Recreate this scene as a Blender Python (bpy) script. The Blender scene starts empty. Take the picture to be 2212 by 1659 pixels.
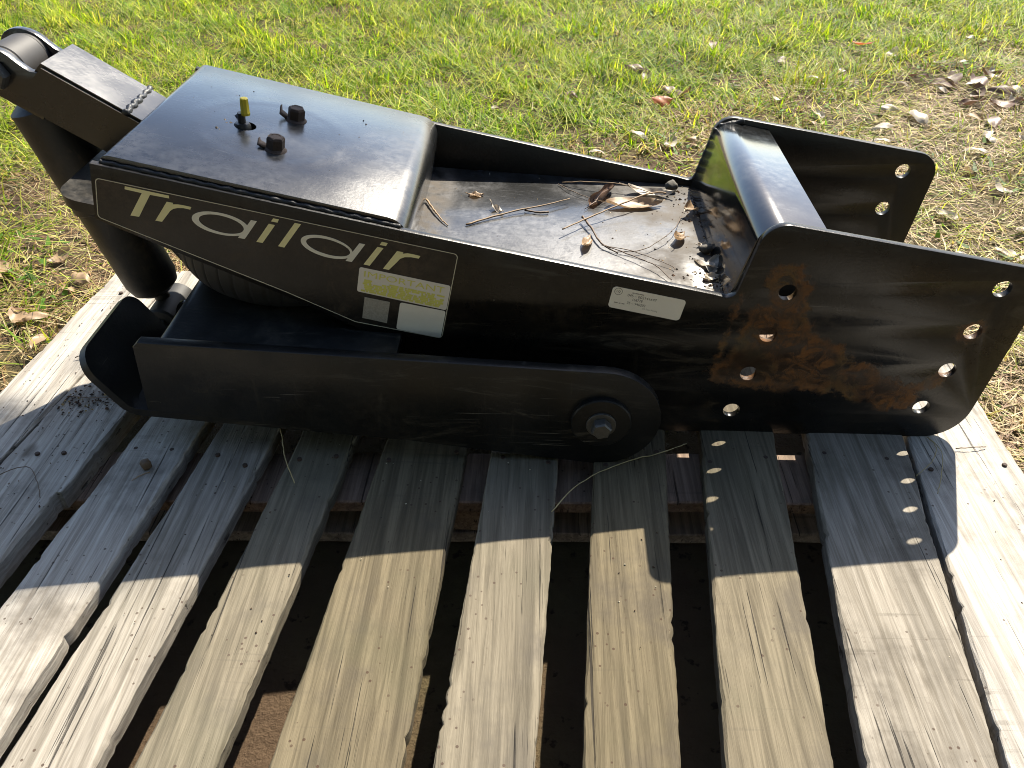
import bpy, bmesh, math, random
import numpy as np
from mathutils import Vector, Matrix

random.seed(7)
rng = np.random.default_rng(11)
SC = bpy.context.scene
COL = SC.collection
R = math.radians

# ------------------------------------------------------------------ camera
cam_d = bpy.data.cameras.new("camera")
cam_o = bpy.data.objects.new("camera", cam_d)
COL.objects.link(cam_o)
cam_d.sensor_width = 36.0
cam_d.lens = 36.0 * 1696.3 / 2212.0
cam_d.clip_start = 0.02
cam_d.clip_end = 300.0
_p, _y, _r = 0.677959, -0.0372714, -0.0017971
_f = Vector((math.sin(_y) * math.cos(_p), math.cos(_y) * math.cos(_p), -math.sin(_p)))
_rt = Vector((math.cos(_y), -math.sin(_y), 0))
_up = _rt.cross(_f)
_rt2 = _rt * math.cos(_r) + _up * math.sin(_r)
_up2 = -_rt * math.sin(_r) + _up * math.cos(_r)
_M = Matrix((( _rt2.x, _up2.x, -_f.x, 0.631202), (_rt2.y, _up2.y, -_f.y, -0.802357), (_rt2.z, _up2.z, -_f.z, 0.722108), (0, 0, 0, 1)))
cam_o.matrix_world = _M
SC.camera = cam_o

# ------------------------------------------------------------------ sky, sun, exposure
SUN = Vector((0.41, 0.82, 1.0)).normalized()
world = bpy.data.worlds.new("World")
SC.world = world
world.use_nodes = True
wt = world.node_tree
wt.nodes.clear()
sky = wt.nodes.new("ShaderNodeTexSky")
sky.sky_type = 'NISHITA'
sky.sun_disc = False
sky.sun_elevation = math.asin(SUN.z)
sky.sun_rotation = math.atan2(SUN.x, SUN.y)
sky.dust_density = 1.0
sky.ozone_density = 0.9
bg = wt.nodes.new("ShaderNodeBackground")
bg.inputs["Strength"].default_value = 0.098
wo = wt.nodes.new("ShaderNodeOutputWorld")
wt.links.new(sky.outputs[0], bg.inputs[0])
wt.links.new(bg.outputs[0], wo.inputs[0])
sun_d = bpy.data.lights.new("sun", 'SUN')
sun_d.energy = 5.0
sun_d.angle = R(0.53)
sun_d.color = (1.0, 0.92, 0.78)
sun_o = bpy.data.objects.new("sun", sun_d)
COL.objects.link(sun_o)
sun_o.rotation_euler = SUN.to_track_quat('Z', 'Y').to_euler()
sun_o.location = (3, 5, 7)
SC.view_settings.view_transform = 'Standard'
SC.view_settings.look = 'None'
SC.view_settings.exposure = 1.35
SC.view_settings.gamma = 1.0
SC.view_settings.use_curve_mapping = False
SC.cycles.use_denoising = True
SC.cycles.filter_width = 1.0
SC.cycles.max_bounces = 6
SC.cycles.transparent_max_bounces = 4
SC.cycles.caustics_reflective = False
SC.cycles.caustics_refractive = False

# ------------------------------------------------------------------ helpers: objects
def tag(o, label=None, cat=None, group=None, kind=None):
    if label: o["label"] = label
    if cat: o["category"] = cat
    if group: o["group"] = group
    if kind: o["kind"] = kind
    return o

def empty(name, loc):
    o = bpy.data.objects.new(name, None)
    COL.objects.link(o)
    o.location = loc
    o.empty_display_size = 0.1
    return o

def link(name, me, mat, parent=None, smooth=None):
    o = bpy.data.objects.new(name, me)
    COL.objects.link(o)
    if mat is not None:
        me.materials.clear()
        me.materials.append(mat)
    if smooth is not None:
        me.polygons.foreach_set("use_smooth", [True] * len(me.polygons))
        if smooth > 0:
            me.set_sharp_from_angle(angle=R(smooth))
    if parent is not None:
        o.parent = parent
        o.matrix_parent_inverse = Matrix.Translation(parent_world(parent)).inverted()
    return o

def parent_world(p):
    v = Vector(p.location)
    while p.parent is not None:
        p = p.parent
        # children of this script are built in world coordinates (location zero)
        v = Vector(p.location) + v if p.type == 'EMPTY' and False else v
    return v

def mesh(name, verts, faces, mat, parent=None, smooth=None):
    me = bpy.data.meshes.new(name)
    me.from_pydata([tuple(v) for v in verts], [], faces)
    me.validate()
    bm = bmesh.new(); bm.from_mesh(me)
    bmesh.ops.recalc_face_normals(bm, faces=bm.faces)
    bm.to_mesh(me); bm.free()
    return link(name, me, mat, parent, smooth)

def fillet(pts, n=8):
    """pts (x, z, r) closed -> list of (x, z) with rounded corners"""
    out = []
    m = len(pts)
    for i in range(m):
        p = Vector(pts[i][:2]); r = pts[i][2] if len(pts[i]) > 2 else 0
        a = Vector(pts[i - 1][:2]); b = Vector(pts[(i + 1) % m][:2])
        if r <= 0:
            out.append(tuple(p)); continue
        u = (a - p).normalized(); v = (b - p).normalized()
        ang = u.angle(v)
        d = min(r / math.tan(ang / 2), (a - p).length * .49, (b - p).length * .49)
        rr = d * math.tan(ang / 2)
        c = p + (u + v).normalized() * (rr / math.sin(ang / 2))
        s = p + u * d; e = p + v * d
        a0 = math.atan2(s.y - c.y, s.x - c.x); a1 = math.atan2(e.y - c.y, e.x - c.x)
        da = (a1 - a0 + math.pi) % (2 * math.pi) - math.pi
        for k in range(n + 1):
            t = a0 + da * k / n
            out.append((c.x + rr * math.cos(t), c.y + rr * math.sin(t)))
    return out

def fillet_open(pts, n=8):
    m = len(pts)
    out = [tuple(pts[0][:2])]
    for i in range(1, m - 1):
        p = Vector(pts[i][:2]); r = pts[i][2] if len(pts[i]) > 2 else 0
        a = Vector(pts[i - 1][:2]); b = Vector(pts[i + 1][:2])
        if r <= 0:
            out.append(tuple(p)); continue
        u = (a - p).normalized(); v = (b - p).normalized()
        ang = u.angle(v)
        d = r / math.tan(ang / 2)
        c = p + (u + v).normalized() * (r / math.sin(ang / 2))
        s = p + u * d; e = p + v * d
        a0 = math.atan2(s.y - c.y, s.x - c.x); a1 = math.atan2(e.y - c.y, e.x - c.x)
        da = (a1 - a0 + math.pi) % (2 * math.pi) - math.pi
        for k in range(n + 1):
            t = a0 + da * k / n
            out.append((c.x + r * math.cos(t), c.y + r * math.sin(t)))
    out.append(tuple(pts[-1][:2]))
    return out

def circle(x, z, r, n=28):
    return [(x + r * math.cos(2 * math.pi * k / n), z + r * math.sin(2 * math.pi * k / n)) for k in range(n)]

def plate_mesh(name, loops, y0, y1, bevel):
    cu = bpy.data.curves.new(name, 'CURVE')
    cu.dimensions = '2D'; cu.fill_mode = 'BOTH'
    for lp in loops:
        s = cu.splines.new('POLY')
        s.points.add(len(lp) - 1)
        for k, (x, z) in enumerate(lp):
            s.points[k].co = (x, z, 0, 1)
        s.use_cyclic_u = True
    t = abs(y1 - y0)
    cu.extrude = max(t / 2 - bevel, 1e-5)
    cu.bevel_depth = bevel
    cu.bevel_resolution = 1
    tmp = bpy.data.objects.new(name, cu)
    COL.objects.link(tmp)
    dg = bpy.context.evaluated_depsgraph_get()
    me = bpy.data.meshes.new_from_object(tmp.evaluated_get(dg))
    bpy.data.objects.remove(tmp); bpy.data.curves.remove(cu)
    n = len(me.vertices)
    co = np.empty(n * 3); me.vertices.foreach_get("co", co); co = co.reshape(n, 3)
    new = np.stack([co[:, 0], (y0 + y1) / 2 + co[:, 2], co[:, 1]], 1)
    me.vertices.foreach_set("co", new.ravel())
    me.flip_normals()
    bm = bmesh.new(); bm.from_mesh(me)
    bmesh.ops.remove_doubles(bm, verts=bm.verts, dist=1e-5)
    bmesh.ops.recalc_face_normals(bm, faces=bm.faces)
    bm.to_mesh(me); bm.free()
    me.update()
    return me

def plate(name, loops, y0, y1, bevel, mat, parent, smooth=35):
    return link(name, plate_mesh(name, loops, y0, y1, bevel), mat, parent, smooth)

def sheet_loop(profile, t):
    """closed loop of a bent sheet: profile centre line offset by t to its right-hand side"""
    pts = [Vector(p) for p in profile]
    off = []
    for i, p in enumerate(pts):
        a = pts[max(i - 1, 0)]; b = pts[min(i + 1, len(pts) - 1)]
        d = (b - a).normalized()
        off.append(p + Vector((d.y, -d.x)) * t)
    return [tuple(p) for p in pts] + [tuple(p) for p in reversed(off)]

def revolve(name, p0, p1, profile, mat, parent, n=32, smooth=40, rib=None):
    """profile: (s, r) along the axis p0->p1 in metres from p0"""
    p0 = Vector(p0); ax = (Vector(p1) - p0).normalized()
    u = ax.orthogonal().normalized(); v = ax.cross(u)
    vs, fs = [], []
    for s, r in profile:
        for k in range(n):
            a = 2 * math.pi * k / n
            rr = r if rib is None else r + rib(a, s)
            vs.append(p0 + ax * s + (u * math.cos(a) + v * math.sin(a)) * rr)
    m = len(profile)
    for i in range(m - 1):
        for k in range(n):
            fs.append((i * n + k, i * n + (k + 1) % n, (i + 1) * n + (k + 1) % n, (i + 1) * n + k))
    fs.append(tuple(range(n))); fs.append(tuple((m - 1) * n + k for k in range(n)))
    return mesh(name, vs, fs, mat, parent, smooth)

def hexhead(name, p0, ax, r, h, mat, parent, twist=0.3):
    ax = Vector(ax).normalized(); p0 = Vector(p0)
    u = ax.orthogonal().normalized(); v = ax.cross(u)
    vs, fs = [], []
    for s, k in ((0, 1.0), (h * .82, 1.0), (h, .86)):
        for i in range(6):
            a = twist + i * math.pi / 3
            vs.append(p0 + ax * s + (u * math.cos(a) + v * math.sin(a)) * r * k)
    for j in range(2):
        for i in range(6):
            fs.append((j * 6 + i, j * 6 + (i + 1) % 6, j * 6 + 6 + (i + 1) % 6, j * 6 + 6 + i))
    fs.append(tuple(range(6))); fs.append(tuple(12 + i for i in range(6)))
    return mesh(name, vs, fs, mat, parent, 20)

def boxm(name, lo, hi, mat, parent=None, bev=0.0):
    bm = bmesh.new()
    bmesh.ops.create_cube(bm, size=1)
    for v in bm.verts:
        v.co = Vector((lo[i] + (v.co[i] + .5) * (hi[i] - lo[i]) for i in range(3)))
    if bev > 0:
        bmesh.ops.bevel(bm, geom=bm.edges[:], offset=bev, segments=2, affect='EDGES')
    me = bpy.data.meshes.new(name); bm.to_mesh(me); bm.free()
    return link(name, me, mat, parent, 40)

def tube_mesh(pts, rads, n=6):
    pts = [Vector(p) for p in pts]
    vs, fs = [], []
    for i, p in enumerate(pts):
        d = (pts[min(i + 1, len(pts) - 1)] - pts[max(i - 1, 0)]).normalized()
        u = d.cross(Vector((0.13, 0.2, 1))).normalized(); v = d.cross(u)
        for k in range(n):
            a = 2 * math.pi * k / n
            vs.append(p + (u * math.cos(a) + v * math.sin(a)) * rads[i])
    for i in range(len(pts) - 1):
        for k in range(n):
            fs.append((i * n + k, i * n + (k + 1) % n, (i + 1) * n + (k + 1) % n, (i + 1) * n + k))
    fs.append(tuple(range(n))); fs.append(tuple((len(pts) - 1) * n + k for k in range(n)))
    return vs, fs

def bead(name, a, b, r, mat, parent, step=.4, jit=.25):
    """a weld bead: overlapping flattened lumps in one mesh"""
    a = Vector(a); b = Vector(b); L = (b - a).length
    d = (b - a) / L
    n = max(6, int(L / .0009))
    pts, rad = [], []
    ph = random.uniform(0, 6)
    w1, w2 = random.uniform(.8, 1.2), random.uniform(.8, 1.2)
    for i in range(n + 1):
        u = L * i / n
        side = Vector((math.sin(u * 410 * w1 + ph), math.cos(u * 290 * w2), math.sin(u * 350 + ph * 2))) * r * jit * .35
        pts.append(a + (b - a) * i / n + side)
        ripple = abs(math.sin(u * math.pi / (r * step * 2.2) + .6 * math.sin(u * 170)))
        rad.append(r * (.92 + .06 * ripple + .16 * jit * math.sin(u * 120 * w1 + ph) + random.uniform(-.04, .04)) * (0.3 if i in (0, n) else 1))
    vs, fs = tube_mesh(pts, rad, 10)
    return mesh(name, vs, fs, mat, parent, 0)

# ------------------------------------------------------------------ helpers: materials
class NT:
    def __init__(self, name):
        self.m = bpy.data.materials.new(name); self.m.use_nodes = True
        self.t = self.m.node_tree; self.t.nodes.clear()
        self.out = self.t.nodes.new("ShaderNodeOutputMaterial")
        self.co = self.t.nodes.new("ShaderNodeTexCoord")
    def n(self, typ, **kw):
        nd = self.t.nodes.new(typ)
        for k, v in kw.items(): setattr(nd, k, v)
        return nd
    def l(self, a, b): self.t.links.new(a, b)
    def put(self, sock, v):
        if hasattr(v, "is_output"): self.l(v, sock)
        elif v is not None: sock.default_value = v
    def obj(self): return self.co.outputs["Object"]
    def mapping(self, vec, scale=(1, 1, 1), loc=(0, 0, 0), rot=(0, 0, 0)):
        m = self.n("ShaderNodeMapping"); self.l(vec, m.inputs[0])
        self.put(m.inputs["Location"], loc); m.inputs["Rotation"].default_value = rot; m.inputs["Scale"].default_value = scale
        return m.outputs[0]
    def noise(self, scale, vec=None, detail=4, rough=.55, dist=0, out=0):
        nd = self.n("ShaderNodeTexNoise"); self.l(vec if vec is not None else self.obj(), nd.inputs["Vector"])
        nd.inputs["Scale"].default_value = scale; nd.inputs["Detail"].default_value = detail
        nd.inputs["Roughness"].default_value = rough; nd.inputs["Distortion"].default_value = dist
        return nd.outputs[out]
    def voro(self, scale, vec=None, feature='F1', out=0, rand=1.0):
        nd = self.n("ShaderNodeTexVoronoi"); nd.feature = feature
        self.l(vec if vec is not None else self.obj(), nd.inputs["Vector"]); nd.inputs["Scale"].default_value = scale
        nd.inputs["Randomness"].default_value = rand
        return nd.outputs[out]
    def math(self, op, a, b=None, clamp=False):
        nd = self.n("ShaderNodeMath", operation=op, use_clamp=clamp)
        self.put(nd.inputs[0], a)
        if b is not None: self.put(nd.inputs[1], b)
        return nd.outputs[0]
    def ramp(self, fac, a, b, lo=0.0, hi=1.0):
        nd = self.n("ShaderNodeMapRange"); nd.interpolation_type = 'SMOOTHSTEP'
        self.put(nd.inputs[0], fac); nd.inputs[1].default_value = a; nd.inputs[2].default_value = b
        nd.inputs[3].default_value = lo; nd.inputs[4].default_value = hi
        return nd.outputs[0]
    def mix(self, fac, a, b, mode='MIX'):
        nd = self.n("ShaderNodeMix", data_type='RGBA', blend_type=mode)
        self.put(nd.inputs["Factor"], fac)
        for s, v in ((nd.inputs[6], a), (nd.inputs[7], b)):
            if hasattr(v, "is_output"): self.l(v, s)
            else: s.default_value = (*v, 1) if len(v) == 3 else v
        return nd.outputs[2]
    def bump(self, h, dist, strength=1.0, normal=None):
        nd = self.n("ShaderNodeBump"); self.l(h, nd.inputs["Height"])
        nd.inputs["Distance"].default_value = dist; nd.inputs["Strength"].default_value = strength
        if normal is not None: self.l(normal, nd.inputs["Normal"])
        return nd.outputs[0]
    def bsdf(self, color, rough=.5, metal=0.0, normal=None, spec=.5, coat=None):
        b = self.n("ShaderNodeBsdfPrincipled")
        if hasattr(color, "is_output"): self.l(color, b.inputs["Base Color"])
        else: b.inputs["Base Color"].default_value = (*color, 1)
        self.put(b.inputs["Roughness"], rough); self.put(b.inputs["Metallic"], metal)
        self.put(b.inputs["Specular IOR Level"], spec)
        if normal is not None: self.l(normal, b.inputs["Normal"])
        if coat: self.put(b.inputs["Coat Weight"], coat[0]); b.inputs["Coat Roughness"].default_value = coat[1]
        self.l(b.outputs[0], self.out.inputs[0])
        return b
    def sep(self, vec):
        s = self.n("ShaderNodeSeparateXYZ"); self.l(vec, s.inputs[0]); return s.outputs
    def up(self, a=.5, b=.95):
        g = self.n("ShaderNodeNewGeometry")
        return self.ramp(self.sep(g.outputs["Normal"])[2], a, b)
    def capsule(self, x, z, a, b):
        """distance in the XZ plane to the segment a-b"""
        ax, az = a; bx, bz = b
        L2 = (bx - ax) ** 2 + (bz - az) ** 2 + 1e-9
        dx = self.math('SUBTRACT', x, ax); dz = self.math('SUBTRACT', z, az)
        t = self.math('ADD', self.math('MULTIPLY', dx, (bx - ax) / L2), self.math('MULTIPLY', dz, (bz - az) / L2), clamp=True)
        ex = self.math('SUBTRACT', dx, self.math('MULTIPLY', t, bx - ax))
        ez = self.math('SUBTRACT', dz, self.math('MULTIPLY', t, bz - az))
        return self.math('SQRT', self.math('ADD', self.math('MULTIPLY', ex, ex), self.math('MULTIPLY', ez, ez)))

def paint(name, rough=(.22, .42), dust=.25, dustcol=(.17, .145, .11), rust=None, dents=False, tan=None, base=(.008, .0085, .0088), peel=.00022, updust=True, spec=.5, coat=None, scuff=0.0):
    t = NT(name)
    big = t.noise(7, detail=5, rough=.6)
    fine = t.noise(90, detail=4, rough=.65)
    scr = t.noise(14, t.mapping(t.obj(), (1, 9, 1), rot=(0, 0, .5)), detail=6, rough=.75, dist=1.2)
    f = t.math('MULTIPLY', t.ramp(big, .38, .72), t.ramp(fine, .25, .75))
    f = t.math('ADD', f, t.math('MULTIPLY', t.ramp(scr, .56, .72), .45), clamp=True)
    if updust:
        f = t.math('MULTIPLY', f, t.math('ADD', t.math('MULTIPLY', t.up(.25, .9), .85), .15))
    f = t.math('MULTIPLY', f, dust)
    col = t.mix(f, base, dustcol)
    rg = t.ramp(t.noise(11, detail=4), .3, .7, rough[0], rough[1])
    rg = t.math('ADD', rg, t.math('MULTIPLY', f, .3), clamp=True)
    xyz = t.sep(t.obj())
    if tan is not None:
        # dried mud film gathered towards one end of the tray
        m = t.ramp(xyz[0], tan[0], tan[1])
        m2 = t.math('MULTIPLY', m, t.ramp(t.noise(10, detail=5, rough=.65), .3, .62))
        if tan[2] is not None:
            e = t.ramp(xyz[0], tan[2], tan[2] + .035, 1, 0)
            m2 = t.math('MAXIMUM', m2, t.math('MULTIPLY', e, t.ramp(t.noise(35, detail=5), .3, .6)))
        m2 = t.math('MULTIPLY', m2, t.math('MULTIPLY', t.up(.5, .9), .55))
        col = t.mix(m2, col, t.mix(t.noise(60, detail=5), (.07, .055, .040), (.15, .122, .092)))
        rg = t.math('ADD', rg, t.math('MULTIPLY', m2, .7), clamp=True)
    vd = t.voro(26, t.mapping(t.obj(), (1, 1, 1), (.3, .2, .7)))
    chip = t.math('MULTIPLY', t.ramp(t.math('ADD', vd, t.math('MULTIPLY', t.noise(170, detail=4), .14)), .085, .10, 1, 0), t.ramp(t.noise(6, detail=2), .47, .54))
    col = t.mix(t.math('MULTIPLY', chip, .4), col, (.16, .145, .115))
    if scuff:
        # pale rub marks, smears and drips of dried mud
        s1 = t.ramp(t.noise(1, t.mapping(t.obj(), (5, 5, 26), rot=(0, .25, 0)), detail=7, rough=.75, dist=1.5), .53, .70)
        s2 = t.ramp(t.noise(2.6, detail=3), .42, .62)
        s3 = t.ramp(t.noise(1, t.mapping(t.obj(), (60, 60, 7)), detail=5, rough=.7), .60, .72)
        sm = t.math('MULTIPLY', t.math('ADD', t.math('MULTIPLY', s1, s2), t.math('MULTIPLY', s3, .35), clamp=True), scuff)
        col = t.mix(sm, col, (.075, .064, .048))
        rg = t.math('ADD', rg, t.math('MULTIPLY', sm, .5), clamp=True)
        ln = t.math('MULTIPLY', t.ramp(t.noise(1, t.mapping(t.obj(), (9, 9, 420), rot=(0, .9, 0)), detail=2), .70, .73), t.ramp(t.noise(5, detail=2), .52, .6))
        col = t.mix(t.math('MULTIPLY', ln, .5), col, (.16, .15, .13))
    cw = coat[0] if coat else None
    if coat and tan is not None: cw = t.math('SUBTRACT', coat[0], t.math('MULTIPLY', m2, 1.5), clamp=True)
    hgt = t.noise(220, detail=3)
    nrm = t.bump(hgt, peel)
    if dents:
        d = t.n("ShaderNodeVectorMath", operation='DISTANCE')
        t.l(t.obj(), d.inputs[0]); d.inputs[1].default_value = (.29, .165, .346)
        ring = t.math('MULTIPLY', t.ramp(d.outputs["Value"], .075, .09), t.ramp(d.outputs["Value"], .09, .11, 1, 0))
        lum = t.math('ADD', t.math('MULTIPLY', ring, t.noise(26, detail=3)), t.math('MULTIPLY', t.noise(5, detail=2), .5))
        nrm = t.bump(lum, .0022, .45, nrm)
    if rust is not None:
        x, z = xyz[0], xyz[2]
        wob = t.math('MULTIPLY', t.math('SUBTRACT', t.noise(38, detail=6, rough=.7), .5), .05)
        dmin = None
        for a, b, w in rust:
            c = t.math('SUBTRACT', t.capsule(x, z, a, b), w)
            dmin = c if dmin is None else t.math('MINIMUM', dmin, c)
        sd = t.math('ADD', dmin, wob)
        m = t.ramp(sd, -.004, .006, 1, 0)
        edge = t.math('MULTIPLY', t.ramp(sd, -.018, -.004), m)
        patch = t.ramp(t.noise(46, detail=7, rough=.72, dist=.8), .44, .6)
        amt = t.math('MULTIPLY', m, t.math('MAXIMUM', t.math('MULTIPLY', edge, t.ramp(t.noise(20, detail=4), .35, .6, .25, .9)), t.math('ADD', t.math('MULTIPLY', t.math('MULTIPLY', patch, t.ramp(t.noise(15, detail=4), .34, .58)), .80), .16)))
        spots = t.math('MULTIPLY', t.ramp(t.noise(24, detail=5, rough=.7), .66, .7), .6)
        near = t.ramp(dmin, .0, .07, 1, 0)
        amt = t.math('MAXIMUM', amt, t.math('MULTIPLY', spots, near))
        rc = t.mix(t.noise(70, detail=6, rough=.7), (.034, .017, .009), (.26, .112, .032))
        rc = t.mix(t.ramp(t.noise(16, detail=3), .5, .7), rc, (.12, .08, .032))
        col = t.mix(amt, col, rc)
        rg = t.math('ADD', rg, t.math('MULTIPLY', amt, .5), clamp=True)
        nrm = t.bump(t.math('MULTIPLY', amt, t.noise(120, detail=5)), .0012, .8, nrm)
    t.bsdf(col, rg, normal=nrm, spec=spec, coat=(cw, coat[1]) if coat else None)
    return t.m

def plain(name, col, rough=.6, var=.12, metal=0.0, scale=60, spec=.5, bump=0.0):
    t = NT(name)
    c = t.mix(t.noise(scale, detail=5, rough=.65), tuple(x * (1 - var) for x in col), tuple(min(1, x * (1 + var)) for x in col))
    nrm = t.bump(t.noise(scale * 2, detail=4), bump) if bump else None
    t.bsdf(c, rough, metal, nrm, spec)
    return t.m

def wood(name, light, dark, green=.0, seed=0.0):
    t = NT(name)
    oi = t.n("ShaderNodeObjectInfo")
    cmb = t.n("ShaderNodeCombineXYZ")
    for k, s in enumerate((3.1, 7.7, 1.3)):
        t.l(t.math('MULTIPLY', oi.outputs["Random"], s), cmb.inputs[k])
    add = t.n("ShaderNodeVectorMath", operation='ADD'); t.l(t.obj(), add.inputs[0]); t.l(cmb.outputs[0], add.inputs[1])
    v = add.outputs[0]
    g1 = t.noise(1, t.mapping(v, (150, 5, 150)), detail=6, rough=.7, dist=.6)
    g2 = t.noise(1, t.mapping(v, (34, 1.6, 34)), detail=4, rough=.6, dist=1.4)
    st = t.noise(9, v, detail=5, rough=.65)
    crack = t.ramp(t.noise(1, t.mapping(v, (240, 3.2, 60)), detail=5, rough=.6), .63, .68)
    c = t.mix(t.ramp(g1, .3, .7), dark, light)
    c = t.mix(t.math('MULTIPLY', t.ramp(g2, .45, .7), .55), c, tuple(x * .55 for x in dark))
    c = t.mix(t.math('MULTIPLY', t.ramp(st, .48, .72), .65), c, (.075, .062, .046))
    saw = t.ramp(t.noise(1, t.mapping(v, (6, 130, 6), rot=(0, 0, .25)), detail=2), .60, .68)
    c = t.mix(t.math('MULTIPLY', saw, t.math('MULTIPLY', t.ramp(t.noise(4, v), .5, .62), .35)), c, (.07, .058, .042))
    if green: c = t.mix(t.math('MULTIPLY', t.ramp(t.noise(5, v, detail=4), .45, .65), green), c, (.075, .078, .038))
    kd = t.math('ADD', t.voro(6.5, t.mapping(v, (1, .5, .2))), t.math('MULTIPLY', t.noise(40, v), .04))
    kn = t.ramp(kd, .085, .125, 1, 0)
    c = t.mix(t.math('MULTIPLY', kn, .75), c, (.06, .038, .02))
    c = t.mix(t.math('MULTIPLY', crack, .8), c, (.02, .016, .012))
    sp = t.ramp(t.voro(95, v), .12, .17, 1, 0)
    c = t.mix(t.math('MULTIPLY', sp, t.math('MULTIPLY', t.ramp(t.noise(15, v), .5, .6), .8)), c, (.05, .025, .014))
    hs = t.n("ShaderNodeHueSaturation"); t.l(c, hs.inputs["Color"])
    t.put(hs.inputs["Value"], t.math('ADD', t.math('MULTIPLY', oi.outputs["Random"], .42), .80))
    t.put(hs.inputs["Saturation"], t.math('SUBTRACT', 1.08, t.math('MULTIPLY', oi.outputs["Random"], .35)))
    c = hs.outputs[0]
    h = t.math('SUBTRACT', t.math('ADD', g1, t.math('MULTIPLY', g2, .7)), t.math('MULTIPLY', crack, 1.2))
    t.bsdf(c, .82, normal=t.bump(h, .0016), spec=.3)
    return t.m

def foliage(name, trans=.5, rough=.55):
    """leaf blades coloured by a per-blade colour attribute, thin and letting light through"""
    t = NT(name)
    at = t.n("ShaderNodeAttribute"); at.attribute_name = "tint"
    d = t.n("ShaderNodeBsdfPrincipled"); t.l(at.outputs[0], d.inputs["Base Color"]); d.inputs["Roughness"].default_value = rough
    d.inputs["Specular IOR Level"].default_value = .35
    tr = t.n("ShaderNodeBsdfTranslucent")
    t.l(t.mix(1.0, at.outputs[0], (1.25, 1.2, .7), 'MULTIPLY'), tr.inputs[0])
    mx = t.n("ShaderNodeMixShader"); mx.inputs[0].default_value = trans
    t.l(d.outputs[0], mx.inputs[1]); t.l(tr.outputs[0], mx.inputs[2]); t.l(mx.outputs[0], t.out.inputs[0])
    return t.m

def leafmat(name, a, b, trans=.25):
    t = NT(name)
    c = t.mix(t.noise(45, detail=5, rough=.7), a, b)
    c = t.mix(t.math('MULTIPLY', t.ramp(t.noise(160, detail=3), .6, .7), .4), c, tuple(x * .4 for x in a))
    d = t.n("ShaderNodeBsdfPrincipled"); t.l(c, d.inputs["Base Color"]); d.inputs["Roughness"].default_value = .5
    tr = t.n("ShaderNodeBsdfTranslucent"); t.l(c, tr.inputs[0])
    mx = t.n("ShaderNodeMixShader"); mx.inputs[0].default_value = trans
    t.l(d.outputs[0], mx.inputs[1]); t.l(tr.outputs[0], mx.inputs[2]); t.l(mx.outputs[0], t.out.inputs[0])
    return t.m

HOLES = [(1.1739, .2331), (1.1619, .1723), (1.1517, .1129), (1.1387, .0510), (.9280, .2234), (.9175, .1623), (.9046, .1011), (.8935, .0389)]
RUST = [((.925, .238), (.937, .205), .022), ((.935, .165), (.917, .115), .036), ((.905, .185), (.892, .12), .018), ((.965, .138), (.95, .108), .032), ((1.0, .118), (.99, .100), .028),
        ((1.04, .097), (1.05, .084), .025), ((1.08, .078), (1.09, .068), .022), ((1.108, .068), (1.112, .062), .016), ((1.12, .080), (1.148, .106), .008), ((1.162, .172), (1.163, .172), .016),
        ((.868, .104), (.90, .096), .016), ((.8615, .113), (.8745, .217), .0015)]
M_paint = paint("black_paint", rust=None, dust=.35)
M_side = paint("black_side_paint", rough=(.2, .38), dust=.4, dustcol=(.06, .046, .030), rust=RUST, updust=False, spec=.35, base=(.006, .006, .006), scuff=.6)
M_side_far = paint("black_far_side_paint", rough=(.25, .45), dust=.5, dustcol=(.05, .038, .024), updust=False, spec=.35, base=(.006, .006, .006))
M_top = paint("black_top_paint", rough=(.20, .30), dust=.5, dustcol=(.13, .13, .13), dents=True, tan=(.36, .62, None), spec=.5, coat=(.75, .22))
M_floor = paint("black_floor_paint", rough=(.30, .40), dust=.8, dustcol=(.15, .15, .155), tan=(.68, .80, .487), spec=.35, coat=(.8, .14))
M_hump = paint("black_hump_paint", rough=(.09, .15), dust=.45, dustcol=(.12, .125, .12), peel=.00006, spec=1.0, coat=(.6, .10))
M_arm = paint("black_arm_paint", rough=(.3, .5), dust=.4, dustcol=(.035, .03, .022), updust=False, spec=.35, base=(.006, .0065, .0065), scuff=.6)
M_armtop = paint("black_arm_top_paint", rough=(.3, .45), dust=.5, base=(.007, .0085, .0088), spec=.4, scuff=.5)
M_weld = plain("weld_bead_paint", (.03, .03, .031), .28, .3, scale=90)
M_seam = plain("dull_weld_paint", (.012, .012, .012), .55, .5, scale=60, bump=.0012)
M_rubber = plain("black_rubber", (.020, .019, .018), .62, .35, scale=40, bump=.0003)
M_rustbolt = plain("rusty_bolt_steel", (.042, .025, .017), .8, .6, scale=220, bump=.0006)
M_boltgrey = plain("dull_bolt_steel", (.10, .098, .09), .45, .3, metal=.6, scale=180, bump=.0002)
M_bush = plain("worn_bushing_steel", (.035, .032, .030), .6, .3, metal=.0, scale=60)
M_yellow = plain("yellow_cap_plastic", (.50, .40, .02), .45, .15, scale=120)
M_blackcap = plain("black_fitting", (.018, .018, .018), .4, .2)
M_shock = paint("shock_paint", rough=(.35, .55), dust=.75, dustcol=(.10, .07, .045), updust=False)
M_decal = paint("decal_film", rough=(.30, .42), dust=1.3, dustcol=(.060, .043, .029), base=(.009, .009, .0088), updust=False, spec=.4)
M_cream = plain("cream_lettering", (.74, .69, .37), .5, .08, scale=50)
M_greyletter = plain("pale_grey_lettering", (.70, .68, .58), .5, .08, scale=50)
M_label = plain("pale_label_film", (.76, .72, .63), .5, .06, scale=40)
M_label2 = plain("grey_label_film", (.70, .66, .59), .5, .06, scale=40)
M_yprint = plain("faded_yellow_print", (.64, .62, .14), .5, .2, scale=160)
M_ink = plain("black_label_ink", (.03, .03, .03), .5, .2)
M_greyink = plain("faded_label_ink", (.26, .24, .21), .5, .2)
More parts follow.
